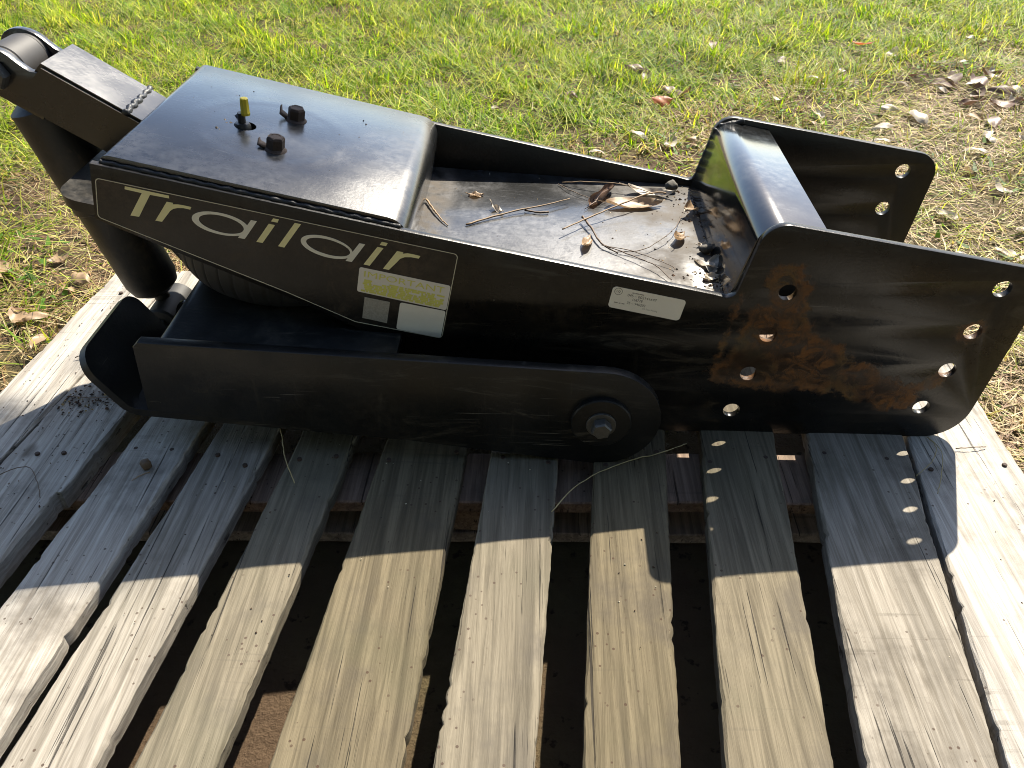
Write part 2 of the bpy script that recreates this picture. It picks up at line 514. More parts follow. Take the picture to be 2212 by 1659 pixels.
M_line = plain("decal_border_print", (.55, .52, .40), .5, .2)
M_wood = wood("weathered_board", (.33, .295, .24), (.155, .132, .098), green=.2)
M_wood_shaded = wood("shaded_greenish_weathered_board", (.195, .160, .100), (.090, .072, .042), green=.25)  # darker olive wood: shade over the middle slats is put into the colour
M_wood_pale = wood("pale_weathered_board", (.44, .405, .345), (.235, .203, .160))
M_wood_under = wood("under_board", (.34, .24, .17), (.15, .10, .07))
M_grass = foliage("grass_blades", .58)
M_straw = foliage("straw_strands", .25, .6)
M_leaf_pale = leafmat("pale_dry_leaf", (.40, .33, .25), (.52, .46, .37))
M_leaf_tan = leafmat("tan_dry_leaf", (.28, .18, .10), (.42, .30, .18))
M_leaf_brown = leafmat("brown_dry_leaf", (.10, .055, .032), (.22, .13, .08))
M_leaf_red = leafmat("red_dry_leaf", (.34, .07, .02), (.42, .13, .03), .4)
M_leaf_grey = leafmat("grey_dry_leaf", (.26, .25, .22), (.34, .32, .28))
M_twig = plain("dry_twig", (.25, .17, .095), .7, .4, scale=90)
M_needle = plain("pine_needle", (.10, .062, .034), .6, .4, scale=90)
M_straw1 = plain("straw_stem", (.40, .32, .15), .6, .2, scale=90)
M_stone = plain("grey_stone", (.085, .075, .06), .85, .5, scale=70, bump=.001)
M_crumb = foliage("litter_crumbs", .0, .9)

# ------------------------------------------------------------------ ground
GZ = -0.115
def wav(x, y, f, s):
    return (np.sin(x * f + s) * np.cos(y * f * 1.13 + s * 2.1) + np.sin((x * .8 + y * .6) * f * 1.9 + s * 3.7) * .5 + np.sin((x * .5 - y * .9) * f * 3.3 + s * 1.3) * .28) / 1.4
def lush(x, y):
    yb = np.interp(x, [-2.5, -.9, -.5, -.2, .4, .8, 1.15, 1.5, 1.9, 2.6, 4], [.95, .92, .88, .88, 1.0, 1.25, 1.55, 1.65, 1.90, 2.1, 2.1])
    return np.clip(.5 + (y - yb) / .75 + .32 * wav(x, y, 4.2, .7) + .18 * wav(x, y, 11, 2.), 0, 1)

def make_ground():
    ax = np.concatenate([-np.geomspace(60, 2.2, 14), np.linspace(-2.1, 3.4, 120), np.geomspace(3.6, 60, 14)])
    ay = np.concatenate([-np.geomspace(60, 1.3, 14), np.linspace(-1.2, 3.6, 110), np.geomspace(3.8, 90, 14)])
    X, Y = np.meshgrid(ax, ay, indexing='ij')
    Z = GZ + .006 * wav(X, Y, 9, .3) + .010 * wav(X, Y, 2.3, 1.9)
    under = (X > -.3) & (X < 1.4) & (Y < .5) & (Y > -.8)
    Z = np.where(under, GZ - .004, Z)
    vs = np.stack([X.ravel(), Y.ravel(), Z.ravel()], 1)
    n, m = len(ax), len(ay)
    i, j = np.meshgrid(np.arange(n - 1), np.arange(m - 1), indexing='ij')
    a = (i * m + j).ravel()
    fs = np.stack([a, a + m, a + m + 1, a + 1], 1)
    me = bpy.data.meshes.new("ground"); me.from_pydata(vs.tolist(), [], fs.tolist())
    t = NT("soil")
    c = t.mix(t.noise(13, detail=8, rough=.7), (.070, .044, .027), (.20, .135, .083))
    c = t.mix(t.ramp(t.noise(2.2, detail=4), .4, .6), c, t.mix(t.noise(40, detail=5), (.07, .06, .028), (.19, .15, .075)))
    c = t.mix(t.ramp(t.noise(48, detail=4), .60, .68), c, (.05, .032, .02))
    t.bsdf(c, .95, normal=t.bump(t.noise(55, detail=8, rough=.75), .02), spec=.2)
    o = link("ground", me, t.m, None, 0)
    return tag(o, "brown soil under the lawn and the pallet", None, None, "structure")
make_ground()

# ------------------------------------------------------------------ wooden pallet
PAL = empty("wooden_pallet", (0.55, -0.115, GZ))
tag(PAL, "weathered grey wooden pallet of slats under the black hitch", "pallet")
Y0, Y1 = -.64, .395
def board(name, xl, xr, sl, sr, mat, y0=Y0, y1=Y1, zt=0.0, th=.021, yref=-.09, extra=None, warp=.0016):
    """a slat running away from the viewer: left / right edge at yref with slopes dx/dy"""
    n = 150
    ys = [y0 + (y1 - y0) * k / n for k in range(n + 1)]
    if extra:
        ys = sorted(ys + [e[0] for e in extra])
    s1, s2 = random.uniform(0, 9), random.uniform(0, 9)
    vs, fs = [], []
    for y in ys:
        l = xl + sl * (y - yref) + .0005 * math.sin(y * 9 + s1) + .0002 * math.sin(y * 71 + s2) + random.uniform(-.0004, .0004)
        r = xr + sr * (y - yref) + .0005 * math.sin(y * 7 + s2) + .0002 * math.sin(y * 83 + s1) + random.uniform(-.0005, .0005)
        if extra:
            for e0, cut in extra:
                if y <= e0: r -= cut
        if random.random() < .05: r -= random.uniform(.0006, .0028)
        if random.random() < .05: l += random.uniform(.0006, .0028)
        w = warp * math.sin(y * 4 + s1)
        bv = .0022 + .0012 * math.sin(y * 37 + s2)
        zz = zt + w
        c = .5 * (l + r)
        vs += [(l, y, zz - th), (l, y, zz - bv), (l + bv, y, zz), (c - .2 * (r - l), y, zz + .0006), (c + .2 * (r - l), y, zz + .0004), (r - bv, y, zz), (r, y, zz - bv * 1.2), (r - .0008, y, zz - th)]
    for i in range(len(ys) - 1):
        for k in range(8):
            fs.append((i * 8 + k, i * 8 + (k + 1) % 8, i * 8 + 8 + (k + 1) % 8, i * 8 + 8 + k))
    fs.append(tuple(range(8))); fs.append(tuple((len(ys) - 1) * 8 + k for k in range(8)))
    return mesh(name, vs, fs, mat, PAL, 30)

board("board", -.1530, -.0672, .065, .122, M_wood_pale, th=.024)
board("board", -.0648, .0455, .122, .115, M_wood_pale, extra=[(-.141, .006), (-.1405, .0)], th=.030)
board("board", .0845, .1705, .125, .10, M_wood_pale)
board("board", .1925, .2745, .115, .10, M_wood)
board("board", .3090, .3850, .095, .10, M_wood_shaded)
board("board", .4280, .5400, .085, .06, M_wood_shaded)
board("board", .5725, .6620, .07, .06, M_wood_shaded)
board("board", .7085, .8020, .07, .08, M_wood_shaded)
board("board", .8490, .9480, .095, .10, M_wood_shaded)
board("board", .9890, 1.1170, .13, .15, M_wood)
board("board", 1.1240, 1.2610, .15, .02, M_wood_pale)
def crossboard(name, yc, w, zt, th, x0=-.16, x1=1.275, slope=.03, mat=None):
    vs, fs = [], []
    n = 30
    s = random.uniform(0, 9)
    for k in range(n + 1):
        x = x0 + (x1 - x0) * k / n
        y = yc + slope * (x - .5) + .001 * math.sin(x * 17 + s)
        for dy, z in ((-w / 2, zt - th), (-w / 2, zt - .002), (-w / 2 + .002, zt), (w / 2 - .002, zt), (w / 2, zt - .002), (w / 2, zt - th)):
            vs.append((x, y + dy + .0006 * math.sin(x * 61 + s), z))
    for i in range(n):
        for k in range(6):
            fs.append((i * 6 + k, i * 6 + (k + 1) % 6, i * 6 + 6 + (k + 1) % 6, i * 6 + 6 + k))
    fs.append(tuple(range(6))); fs.append(tuple(n * 6 + k for k in range(6)))
    return mesh(name, vs, fs, mat, PAL, 30)
M_nail = plain("rusty_nail", (.045, .026, .017), .8, .5, scale=200)
NAILS = [(-.115, -.095), (-.03, .01), (.10, .155), (.207, .26), (.322, .372), (.445, .522), (.588, .648), (.722, .788), (.865, .935), (1.01, 1.095), (1.145, 1.235)]
SLP = [.09, .12, .11, .105, .098, .07, .065, .075, .098, .14, .085]
for (xa, xb), sl_ in zip(NAILS, SLP):
    for yc in (-.066, .335, -.585):
        for xx in (xa, xb):
            nx = xx + sl_ * (yc + .09) + random.uniform(-.006, .006); ny = yc + .03 * (nx - .5) + random.uniform(-.018, .018)
            revolve("nail", (nx, ny, -.004), (nx, ny, 1), [(0, .0032), (.0056, .0032), (.0062, .0026)], M_nail, PAL, 10, 30)
t_ = wood("stringer_wood", (.36, .25, .175), (.17, .11, .075))
for yc in (-.066, .335, -.585):
    crossboard("stringer_board", yc, .092, -.033, .018, mat=t_)
    for xc in (-.10, .56, 1.20):
        boxm("block", (xc - .06, yc - .04 + .03 * (xc - .5), GZ + .018), (xc + .06, yc + .04 + .03 * (xc - .5), -.0512), M_wood_under, PAL, .003)
    crossboard("bottom_board", yc, .088, GZ + .0178, .0165, mat=M_wood_under)

# ------------------------------------------------------------------ pin box
PB = empty("pin_box", (0.66, 0.17, 0.0))
tag(PB, "black steel trailer pin box with airbag and drilled mounting wings lying on pallet", "pin box")
W, TH = .34, .009
outline = [(.1397, .3715), (.495, .2912), (.8406, .2182)] + \
    fillet_open([(.8406, .2182), (.8675, .2110, .013), (.8890, .3140, .028), (1.2180, .2560)], 10)[1:-1]
outline += fillet_open([(.95, .3065), (1.2250, .2545, .036), (1.1995, .0005, .052), (1.10, 0)], 10)[1:]
outline += [(.80, 0), (.715, .002), (.65, .036), (.56, .090), (.4538, .1374), (.4176, .1559), (.3375, .2002), (.2254, .2547), (.1240, .3060)]
hole_loops = [circle(x, z, .0115) for x, z in HOLES]
# the wing's top edge is one straight run from the hump to the outer corner
near_plate = plate("side_plate", [outline] + hole_loops, 0, TH, .0008, M_side, PB)
tag(near_plate, "near side plate with rust around its bolt holes")
far_plate = plate("side_plate", [outline] + hole_loops, W - TH, W, .0008, M_side_far, PB)

# top plate of the airbag housing, bent down at both ends
dx, dz = .9748, -.2232       # direction along the sloping top
T0 = Vector((.1475, .3790))
def tp(s, h=0.0): return (T0.x + dx * s - dz * h, T0.y + dz * s + dx * h)
prof = fillet_open([tp(-.001, -.020), tp(.002, 0) + (.010,), tp(.3445, 0) + (.026,), tp(.350, -.098)], 10)
top_me = plate_mesh("top_plate", [sheet_loop(prof, .0065)], TH + .0006, W - TH - .0006, .0006)
top = link("top_plate", top_me, M_top, PB, 30)
cut = revolve("cutter", (.2585 - .0125, .1625, .30), (.2585 - .0125 + .2232, .1625, .30 + .9748), [(0, .0135), (.12, .0135)], None, None, 28)
md = top.modifiers.new("hole", 'BOOLEAN'); md.object = cut; md.operation = 'DIFFERENCE'; md.solver = 'EXACT'
dg = bpy.context.evaluated_depsgraph_get()
me2 = bpy.data.meshes.new_from_object(top.evaluated_get(dg))
top.modifiers.clear(); top.data = me2
bpy.data.objects.remove(cut)
me2.materials.clear(); me2.materials.append(M_top)
me2.set_sharp_from_angle(angle=R(30))

def fz(x): return .2300 - .0645 * (x - .470)      # the tray floor falls gently to the right
# tray floor between the side plates, turning up into the hump at its right end
plate("floor_plate", [[(.470, fz(.470)), (.8670, fz(.8670)), (.8670, fz(.8670) - .007), (.470, fz(.470) - .007)]], TH + .0004, W - TH - .0004, .0004, M_floor, PB)
hp = fillet_open([(.8648, .1990), (.8862, .3095, .026), (.9640, .2962)], 14)
hp = fillet_open([(.8590, .2040), (.8632, .2120, .03), (.8872, .3088, .027), (.9620, .2940)], 14)
plate("hump_plate", [sheet_loop(hp, .007)], TH + .0008, W - TH - .0008, .0005, M_hump, PB, 30)

# dark caulked weld seams
bead("weld_seam", (.146, .0075, .3715), (.474, .0075, .2975), .0030, M_seam, PB, 2.2, .45)
bead("weld_seam", (.866, W - .011, .216), (.887, W - .011, .296), .0040, M_seam, PB, .8, .3)
bead("weld_seam", (.890, W - .011, .298), (.925, W - .011, .3065), .0045, M_seam, PB, 1.2, .35)
bead("weld_seam", (.8665, .0115, .214), (.889, .0115, .296), .0028, M_weld, PB, .8, .3)

# end plate and upper bag plate of the housing
plate("end_plate", [[(.1475, .3640), (.153, .3640), (.140, .3120), (.1345, .3120)]], TH + .001, W - TH - .001, .0004, M_paint, PB)
bp_pts = fillet([(.074, .012, .028), (.455, .012, .004), (.455, .328, .004), (.074, .328, .028)], 8)
vs = []
n_ = len(bp_pts)
for zoff in (0, -.0135):
    for x, y in bp_pts: vs.append((x, y, .3215 - .23 * (x - .10) + zoff))
ub = [(x, y) for x, y in bp_pts]
fs = [tuple(range(n_)), tuple(range(n_, 2 * n_))] + [(i, (i + 1) % n_, n_ + (i + 1) % n_, n_ + i) for i in range(n_)]
o = mesh("bag_plate", vs, fs, M_paint, PB, 30)

# air bag
def bag_prof():
    pts = []
    for k in range(19):
        a = math.pi * (k / 18)
        pts.append((.112 * (1 - math.cos(a)) / 2, .088 + .064 * math.sin(a) ** .6))
    return [(0, .070)] + pts + [(.112, .06)]
def rib(a, s):
    q = (a * 46 / (2 * math.pi)) % 1.0
    return (-.0014 if q < .10 else 0.0) if .006 < s < .106 else 0.0
revolve("air_bag", (.283, .168, .1585), (.300, .168, .30), bag_prof(), M_rubber, PB, 460, 60, rib)
revolve("bag_rim", (.283, .168, .1570), (.285, .168, .175), [(0, .090), (.002, .0925), (.005, .090)], M_boltgrey, PB, 48)

# bolts and inflation valve on the housing top
def on_top(x, y, h=0.0):
    s = (x - T0.x) / dx
    q = tp(s, h); return Vector((q[0], y, q[1]))
NRM = Vector((.2232, 0, .9748))
for k, (x, y, tw) in enumerate(((.3081, .2146, .2), (.3075, .1154, .75))):
    b0 = on_top(x, y)
    bolt = revolve("bag_bolt", b0 - NRM * .004, b0 + NRM, [(0, .0135), (.0048, .0138), (.0062, .0125), (.0075, .0105)], M_rustbolt, PB, 28)
    hexhead("bolt_head", b0 + NRM * .003, NRM, .0112, .0145, M_rustbolt, bolt, tw)
    revolve("bolt_dimple", b0 + NRM * .0172, b0 + NRM, [(0, .0082), (.0006, .0080), (.0007, .0062), (.0002, .006)], M_rustbolt, bolt, 20)
    # bent-up lock tab at the bolt's left
    tv = []
    for (u, v_, h) in ((-.012, -.006, .0012), (-.012, .006, .0012), (-.021, .007, .004 if k else .006), (-.021, -.005, .004 if k else .006), (-.0225, .004, .008 if k else .0135), (-.0215, .0065, .008 if k else .0135)):
        tv.append(b0 + Vector((dx, 0, dz)) * u + Vector((0, 1, 0)) * v_ + NRM * h)
    tv2 = [p + NRM * .0014 + Vector((.001, 0, 0)) for p in tv]
    mesh("lock_tab", tv + tv2, [(0, 1, 2, 3), (3, 2, 5, 4), (6, 7, 8, 9), (9, 8, 11, 10), (0, 6, 9, 3), (3, 9, 10, 4), (4, 10, 11, 5), (5, 11, 8, 2), (2, 8, 7, 1), (1, 7, 6, 0)], M_rustbolt, bolt, 0)
v0 = on_top(.2585, .1625)
vst = revolve("inflation_valve", v0 - NRM * .030, v0 + Vector((.10, 0, .99)), [(0, .0105), (.030, .0105), (.034, .0085), (.0345, .0048), (.047, .0048)], M_blackcap, PB, 20)
revolve("valve_cap", v0 + NRM * .0150, v0 + Vector((.10, 0, .99)), [(0, .0058), (.003, .0062), (.004, .0057), (.016, .0054), (.0205, .0050), (.0215, .0038)], M_yellow, vst, 8, 25)
# curled flap of paint beside the valve hole
mesh("paint_flap", [on_top(.238, .186, .0004), on_top(.250, .181, .0004), on_top(.246, .190, .004), on_top(.243, .1835, .0052)], [(0, 1, 3), (0, 3, 2), (3, 1, 2)], M_weld, PB, 0)

# lower arm
def arm_outline():
    c = (.7140, .0735); r = .0735
    pts = [(.1435, .0745), (.3635, .0480), (.5402, .0225)]
    a0, a1 = math.radians(-100), math.radians(88)
    for k in range(25):
        a = a0 + (a1 - a0) * k / 24
        pts.append((c[0] + r * math.cos(a), c[1] + r * math.sin(a)))
    pts += [(.600, .1530), (.381, .1652), (.1605, .1775), (.1540, .1715)]
    return pts
for ya, yb in ((-.066, -.052), (W + .052, W + .066)):
    plate("arm_side_plate", [arm_outline()], ya, yb, .0012, M_arm, PB)
ap = fillet_open([(.1635, .080), (.1690, .1690, .016), (.462, .1525)], 10)
plate("arm_top_plate", [sheet_loop(ap, .009)], -.0516, W + .0516, .0006, M_armtop, PB)
for yb in (-.052, W + .001):
    revolve("pivot_spacer", (.7140, yb, .0735), (.7140, yb + 1, .0735), [(0, .028), (.051, .028)], M_arm, PB, 32)
hub = revolve("pivot_hub", (.7140, -.0655, .0745), (.7140, -1, .0745), [(0, .0375), (.0075, .0375), (.009, .036), (.009, .020)], M_arm, PB, 48, 30)
wsh = revolve("washer", (.7140, -.0744, .0745), (.7140, -1, .0745), [(0, .0185), (.0025, .0185), (.003, .0180)], M_boltgrey, hub, 36, 30)
hexhead("pivot_bolt", (.7140, -.0772, .0745), (0, -1, 0), .0128, .0125, M_boltgrey, hub, .5)
# skid plate under the arm with its turned-up lip, notched for the shock absorber
def skid(ya, yb, ra, rb):
    pr = fillet_open([(.46, .0300), (.1120, .0625, .014), (.0660, .1400)], 8)
    # drop lip corners: build strips across y with clipped top
    pts = [Vector(p) for p in pr]
    cum = [0]
    for i in range(1, len(pts)): cum.append(cum[-1] + (pts[i] - pts[i - 1]).length)
    L = cum[-1]
    ny = 26
    def at(s):
        s = max(0, min(L, s))
        for i in range(1, len(pts)):
            if s <= cum[i] + 1e-9:
                f = (s - cum[i - 1]) / max(1e-9, cum[i] - cum[i - 1]); return pts[i - 1].lerp(pts[i], f), (pts[i] - pts[i - 1]).normalized()
        return pts[-1], (pts[-1] - pts[-2]).normalized()
    vs, fs = [], []
    ns = 40
    for j in range(ny + 1):
        # cosine spacing so that the corners are round
        u = .5 - .5 * math.cos(math.pi * j / ny); y = ya + (yb - ya) * u
        d0 = y - ya; d1 = yb - y
        top_ = L
        if d0 < ra: top_ -= ra - math.sqrt(max(0, ra * ra - (ra - d0) ** 2))
        if d1 < rb: top_ -= rb - math.sqrt(max(0, rb * rb - (rb - d1) ** 2))
        for k in range(ns + 1):
            p, d = at(top_ * (k / ns) if k < ns else top_)
            nn = Vector((d.y, -d.x))
            vs.append((p.x, y, p.y)); vs.append((p.x - nn.x * .011, y, p.y - nn.y * .011))
    row = (ns + 1) * 2
    for j in range(ny):
        for k in range(ns):
            a = j * row + k * 2
            fs.append((a, a + 2, a + row + 2, a + row)); fs.append((a + 1, a + row + 1, a + row + 3, a + 3))
        a = j * row + ns * 2; fs.append((a, a + 1, a + row + 1, a + row))
        a = j * row; fs.append((a, a + row, a + row + 1, a + 1))
    for j in (0, ny):
        for k in range(ns):
            a = j * row + k * 2; fs.append((a, a + 1, a + 3, a + 2))
    return mesh("skid_plate", vs, fs, M_arm, PB, 30)
skid(-.0512, .1090, .034, .022)
skid(.2550, W + .0512, .022, .034)
plate("skid_bridge", [[(.46, .0300), (.130, .0610), (.130, .0500), (.46, .0190)]], .1092, .2548, .0004, M_arm, PB)
revolve("king_pin", (.24, .17, .0525), (.24, .17, -1), [(0, .030), (.006, .030), (.010, .0255), (.030, .0255), (.034, .030), (.0515, .030)], M_boltgrey, PB, 32)

# square tube bracket with its fork
ux = Vector((.835, -.55)); vx = Vector((.55, .835))       # along the tube / across it
def tb(o, s, t): return (o[0] + ux.x * s + vx.x * t, o[1] + ux.y * s + vx.y * t)
TO = (.0050, .4310)        # a point on the tube axis
tube_lp = [tb(TO, .0315, .0325), tb(TO, .175, .0325), tb(TO, .130, -.0325), tb(TO, .012, -.0325)]
bm = bmesh.new()
def prism(lp, y0, y1):
    n = len(lp)
    vs = [(x, y0, z) for x, z in lp] + [(x, y1, z) for x, z in lp]
    fs = [tuple(range(n)), tuple(range(n, 2 * n))] + [(i, (i + 1) % n, n + (i + 1) % n, n + i) for i in range(n)]
    return vs, fs
def bevmesh(name, vs, fs, bev, mat, parent, seg=4):
    bm = bmesh.new()
    bv = [bm.verts.new(v) for v in vs]
    for f in fs: bm.faces.new([bv[i] for i in f])
    bmesh.ops.recalc_face_normals(bm, faces=bm.faces)
    es = [e for e in bm.edges if abs((e.verts[0].co - e.verts[1].co).y) < 1e-6]
    bmesh.ops.bevel(bm, geom=es, offset=bev, segments=seg, affect='EDGES')
    me = bpy.data.meshes.new(name); bm.to_mesh(me); bm.free()
    return link(name, me, mat, parent, 50)
vs, fs = prism(tube_lp, .118, .204)
M_tube = paint("bracket_tube_paint", rough=(.20, .30), dust=.5, dustcol=(.16, .14, .12), spec=.6, coat=(.5, .2))
bracket = bevmesh("bracket_tube", vs, fs, .0035, M_tube, PB)
ear = [tb(TO, .060, -.0330), tb(TO, .060, .022), tb(TO, .030, .012)]
c_ = tb(TO, -.012, .0)
ear_lp = [tb(TO, .050, .0200), tb(TO, .031, .0195), tb(TO, .024, .0160), tb(TO, .016, .0165)]
for k in range(15):
    a = math.radians(66 + 190 * k / 14)
    ear_lp.append(tb(TO, -.008 + .0340 * math.cos(a), -.007 + .0275 * math.sin(a)))
ear_lp += [tb(TO, .000, -.0323), tb(TO, .050, -.0323)]
for ya, yb in ((.1183, .1285), (.1935, .2037)):
    plate("fork_ear", [ear_lp], ya, yb, .001, M_tube, bracket)
ec = tb(TO, -.008, -.007)
hexhead("fork_bolt", (ec[0], .1180, ec[1]), (0, -1, 0), .0165, .013, M_boltgrey, bracket, .2)
bead("weld_bead", (.1335, .117, .3850), (.1295, .205, .3850), .0044, plain("shiny_weld_bead", (.022, .022, .023), .42, .5, metal=.0, scale=120, bump=.0012), PB, .5, .5)

# shock absorber from the fork down to the skid lip
S0 = Vector((ec[0], .161, ec[1])); S1 = Vector((.084, .170, .056))
axd = (S1 - S0).normalized()
SL = (S1 - S0).length
shock = revolve("shock_absorber", S0 + axd * .030, S1, [(0, .018), (.012, .024), (.022, .0395), (.160, .0395), (.1615, .0375), (.282, .0375), (.297, .033), (.306, .021), (.309, .011), (SL - .046, .011)], M_shock, PB, 48, 30)
revolve("upper_eye", (ec[0], .1345, ec[1]), (ec[0], 1, ec[1]), [(0, .0255), (.002, .0270), (.051, .0270), (.053, .0255)], M_bush, shock, 40, 30)
revolve("rubber_ring", (ec[0], .1280, ec[1]), (ec[0], 1, ec[1]), [(0, .026), (.0062, .026)], M_rubber, shock, 40, 30)
revolve("rubber_ring", (ec[0], .1878, ec[1]), (ec[0], 1, ec[1]), [(0, .026), (.0062, .026)], M_rubber, shock, 40, 30)
revolve("lower_eye", (.082, .130, .0680), (.082, 1, .0680), [(0, .022), (.003, .025), (.076, .025), (.079, .022)], M_rubber, shock, 40, 30)
hexhead("eye_bolt", (.082, .1290, .0680), (0, -1, 0), .011, .010, M_boltgrey, shock, .1)
plate("eye_bracket", [fillet([(.100, .058, .0), (.158, .055, .0), (.150, .104, .010), (.124, .118, .012)], 6)], .120, .128, .0008, M_paint, PB)

# ------------------------------------------------------------------ decals on the near side plate
def flat(name, loops, y, mat, parent):
    cu = bpy.data.curves.new(name, 'CURVE'); cu.dimensions = '2D'; cu.fill_mode = 'BOTH'
    for lp in loops:
        s = cu.splines.new('POLY'); s.points.add(len(lp) - 1)
        for k, (x, z) in enumerate(lp): s.points[k].co = (x, z, 0, 1)
        s.use_cyclic_u = True
    tmp = bpy.data.objects.new(name, cu); COL.objects.link(tmp)
    me = bpy.data.meshes.new_from_object(tmp.evaluated_get(bpy.context.evaluated_depsgraph_get()))
    bpy.data.objects.remove(tmp); bpy.data.curves.remove(cu)
    bm = bmesh.new(); bm.from_mesh(me)
    for v in bm.verts: v.co = (v.co.x, y, v.co.y)
    bmesh.ops.recalc_face_normals(bm, faces=bm.faces)
    for f in bm.faces:
        f.normal_update()
        if f.normal.y > 0: f.normal_flip()
    # a thin film, not a bare sheet
    ext = bmesh.ops.extrude_face_region(bm, geom=bm.faces[:])
    for g in ext["geom"]:
        if isinstance(g, bmesh.types.BMVert): g.co.y += -.00018
    bmesh.ops.recalc_face_normals(bm, faces=bm.faces)
    bm.to_mesh(me); bm.free()
    return link(name, me, mat, parent)

def ellipse(c, u, v, n=44):
    return [(c[0] + u[0] * math.cos(2 * math.pi * k / n) + v[0] * math.sin(2 * math.pi * k / n), c[1] + u[1] * math.cos(2 * math.pi * k / n) + v[1] * math.sin(2 * math.pi * k / n)) for k in range(n)]

def inset(poly, d):
    m = len(poly); out = []
    ar = sum(poly[i][0] * poly[(i + 1) % m][1] - poly[(i + 1) % m][0] * poly[i][1] for i in range(m))
    sg = 1 if ar > 0 else -1
    for i in range(m):
        p = Vector(poly[i]); a = (p - Vector(poly[i - 1])).normalized(); b = (Vector(poly[(i + 1) % m]) - p).normalized()
        na = Vector((-a.y, a.x)) * sg; nb = Vector((-b.y, b.x)) * sg
        h = (na + nb).normalized()
        out.append(tuple(p + h * d / max(.3, h.dot(na))))
    return out

dec = [(.1400, .3572), (.5402, .2682), (.5137, .1462), (.4060, .1692), (.3272, .2108), (.1264, .3076)]
decr = fillet([p + (.006,) for p in dec], 5)
decal = flat("decal", [decr], -.0003, M_decal, PB)
tag(decal, "dusty dark decal with the big pale name lettering")
bl = fillet([p + (.005,) for p in inset(dec, .0008)], 5)
flat("decal_border", [bl, fillet([p + (.0045,) for p in inset(dec, .0017)], 5)], -.00065, M_line, decal)
LY = -.00066
def letter(loops, mat, extra=None):
    o = flat("letter", loops, LY, mat, decal)
    if extra: flat("letter_stem", [extra], LY - .00022, mat, decal)
letter([[(.171, .3465), (.2178, .3359), (.2171, .3326), (.1965, .3366), (.1759, .3093), (.1663, .3109), (.1878, .3386), (.1697, .3429)]], M_cream)
letter([[(.2132, .3285), (.2201, .3272), (.2192, .3254), (.2248, .3255), (.2312, .3245), (.2397, .3224), (.2376, .3193), (.2302, .321), (.2236, .321), (.2183, .3199), (.2138, .3171), (.2108, .3139), (.2008, .3035), (.1934, .3049)]], M_cream)
AO = [(.2995, .2954), (.2971, .2915), (.2917, .2886), (.284, .287), (.2746, .2869), (.2647, .2884), (.255, .2912), (.2467, .295), (.2405, .2996), (.237, .3044), (.2366, .309), (.2392, .3128), (.2446, .3156), (.2522, .3172), (.2614, .3172), (.2712, .3158), (.2807, .3131), (.289, .3093), (.2952, .3048), (.2989, .3)]
AI = [(.2937, .2958), (.2918, .2928), (.2876, .2907), (.2816, .2897), (.2743, .2898), (.2665, .2912), (.259, .2936), (.2525, .2967), (.2476, .3004), (.2448, .3042), (.2445, .3077), (.2465, .3107), (.2507, .3127), (.2566, .3137), (.2638, .3136), (.2715, .3122), (.2789, .3099), (.2854, .3068), (.2904, .3032), (.2932, .2994)]
def smooth_loop(p, k=3):
    out = []
    m = len(p)
    for i in range(m):
        p0, p1, p2, p3 = (Vector(p[(i + j) % m]) for j in (-1, 0, 1, 2))
        for q in range(k):
            t = q / k
            out.append(tuple(.5 * ((2 * p1) + (p2 - p0) * t + (2 * p0 - 5 * p1 + 4 * p2 - p3) * t * t + (3 * p1 - p0 - 3 * p2 + p3) * t ** 3)))
    return out
letter([smooth_loop(AO), smooth_loop(AI)], M_greyletter, [(.3046, .3076), (.3112, .3062), (.2921, .2832), (.2845, .2847)])
letter([[(.3305, .3101), (.3368, .3087), (.3344, .3047), (.3272, .3062)], [(.3241, .3032), (.3311, .3015), (.312, .2784), (.3048, .2797)]], M_cream)
letter([[(.3542, .3047), (.3612, .3032), (.3363, .2728), (.3293, .2745)]], M_cream)
BO = [(.4158, .2669), (.4138, .263), (.4091, .2603), (.4021, .259), (.3935, .2592), (.3843, .2609), (.3753, .264), (.3674, .2681), (.3614, .2728), (.3579, .2777), (.3572, .2822), (.3593, .286), (.364, .2886), (.3709, .2899), (.3793, .2897), (.3884, .288), (.3973, .285), (.4051, .281), (.4112, .2764), (.4149, .2715)]
BI = [(x - .0022, z - .0006) for x, z in [(.415, .2682), (.4133, .2655), (.4094, .2636), (.4036, .2629), (.3965, .2634), (.3887, .265), (.3811, .2677), (.3744, .271), (.3693, .2747), (.3663, .2784), (.3656, .2818), (.3673, .2845), (.3712, .2862), (.377, .2869), (.384, .2864), (.3916, .2849), (.3992, .2823), (.4058, .279), (.411, .2754), (.4142, .2716)]]
letter([smooth_loop(BO), smooth_loop(BI)], M_greyletter, [(.4253, .2802), (.4319, .2788), (.4132, .2553), (.406, .2567)])
letter([[(.4515, .2824), (.4583, .2808), (.4557, .2768), (.4487, .2784)], [(.4457, .2757), (.4526, .2741), (.4337, .2505), (.4266, .2522)]], M_cream)
letter([[(.4681, .2707), (.4752, .2691), (.4743, .2672), (.48, .268), (.4863, .2668), (.4948, .2645), (.4926, .2612), (.4839, .2628), (.4763, .2627), (.4706, .2604), (.467, .2564), (.4559, .2452), (.4492, .2469)]], M_cream)

def quadmap(q):
    """unit square (u right, v down) -> plane point"""
    a, b, c, d = (Vector(p) for p in q)
    return lambda u, v: tuple(a * (1 - u) * (1 - v) + b * u * (1 - v) + c * u * v + d * (1 - u) * v)

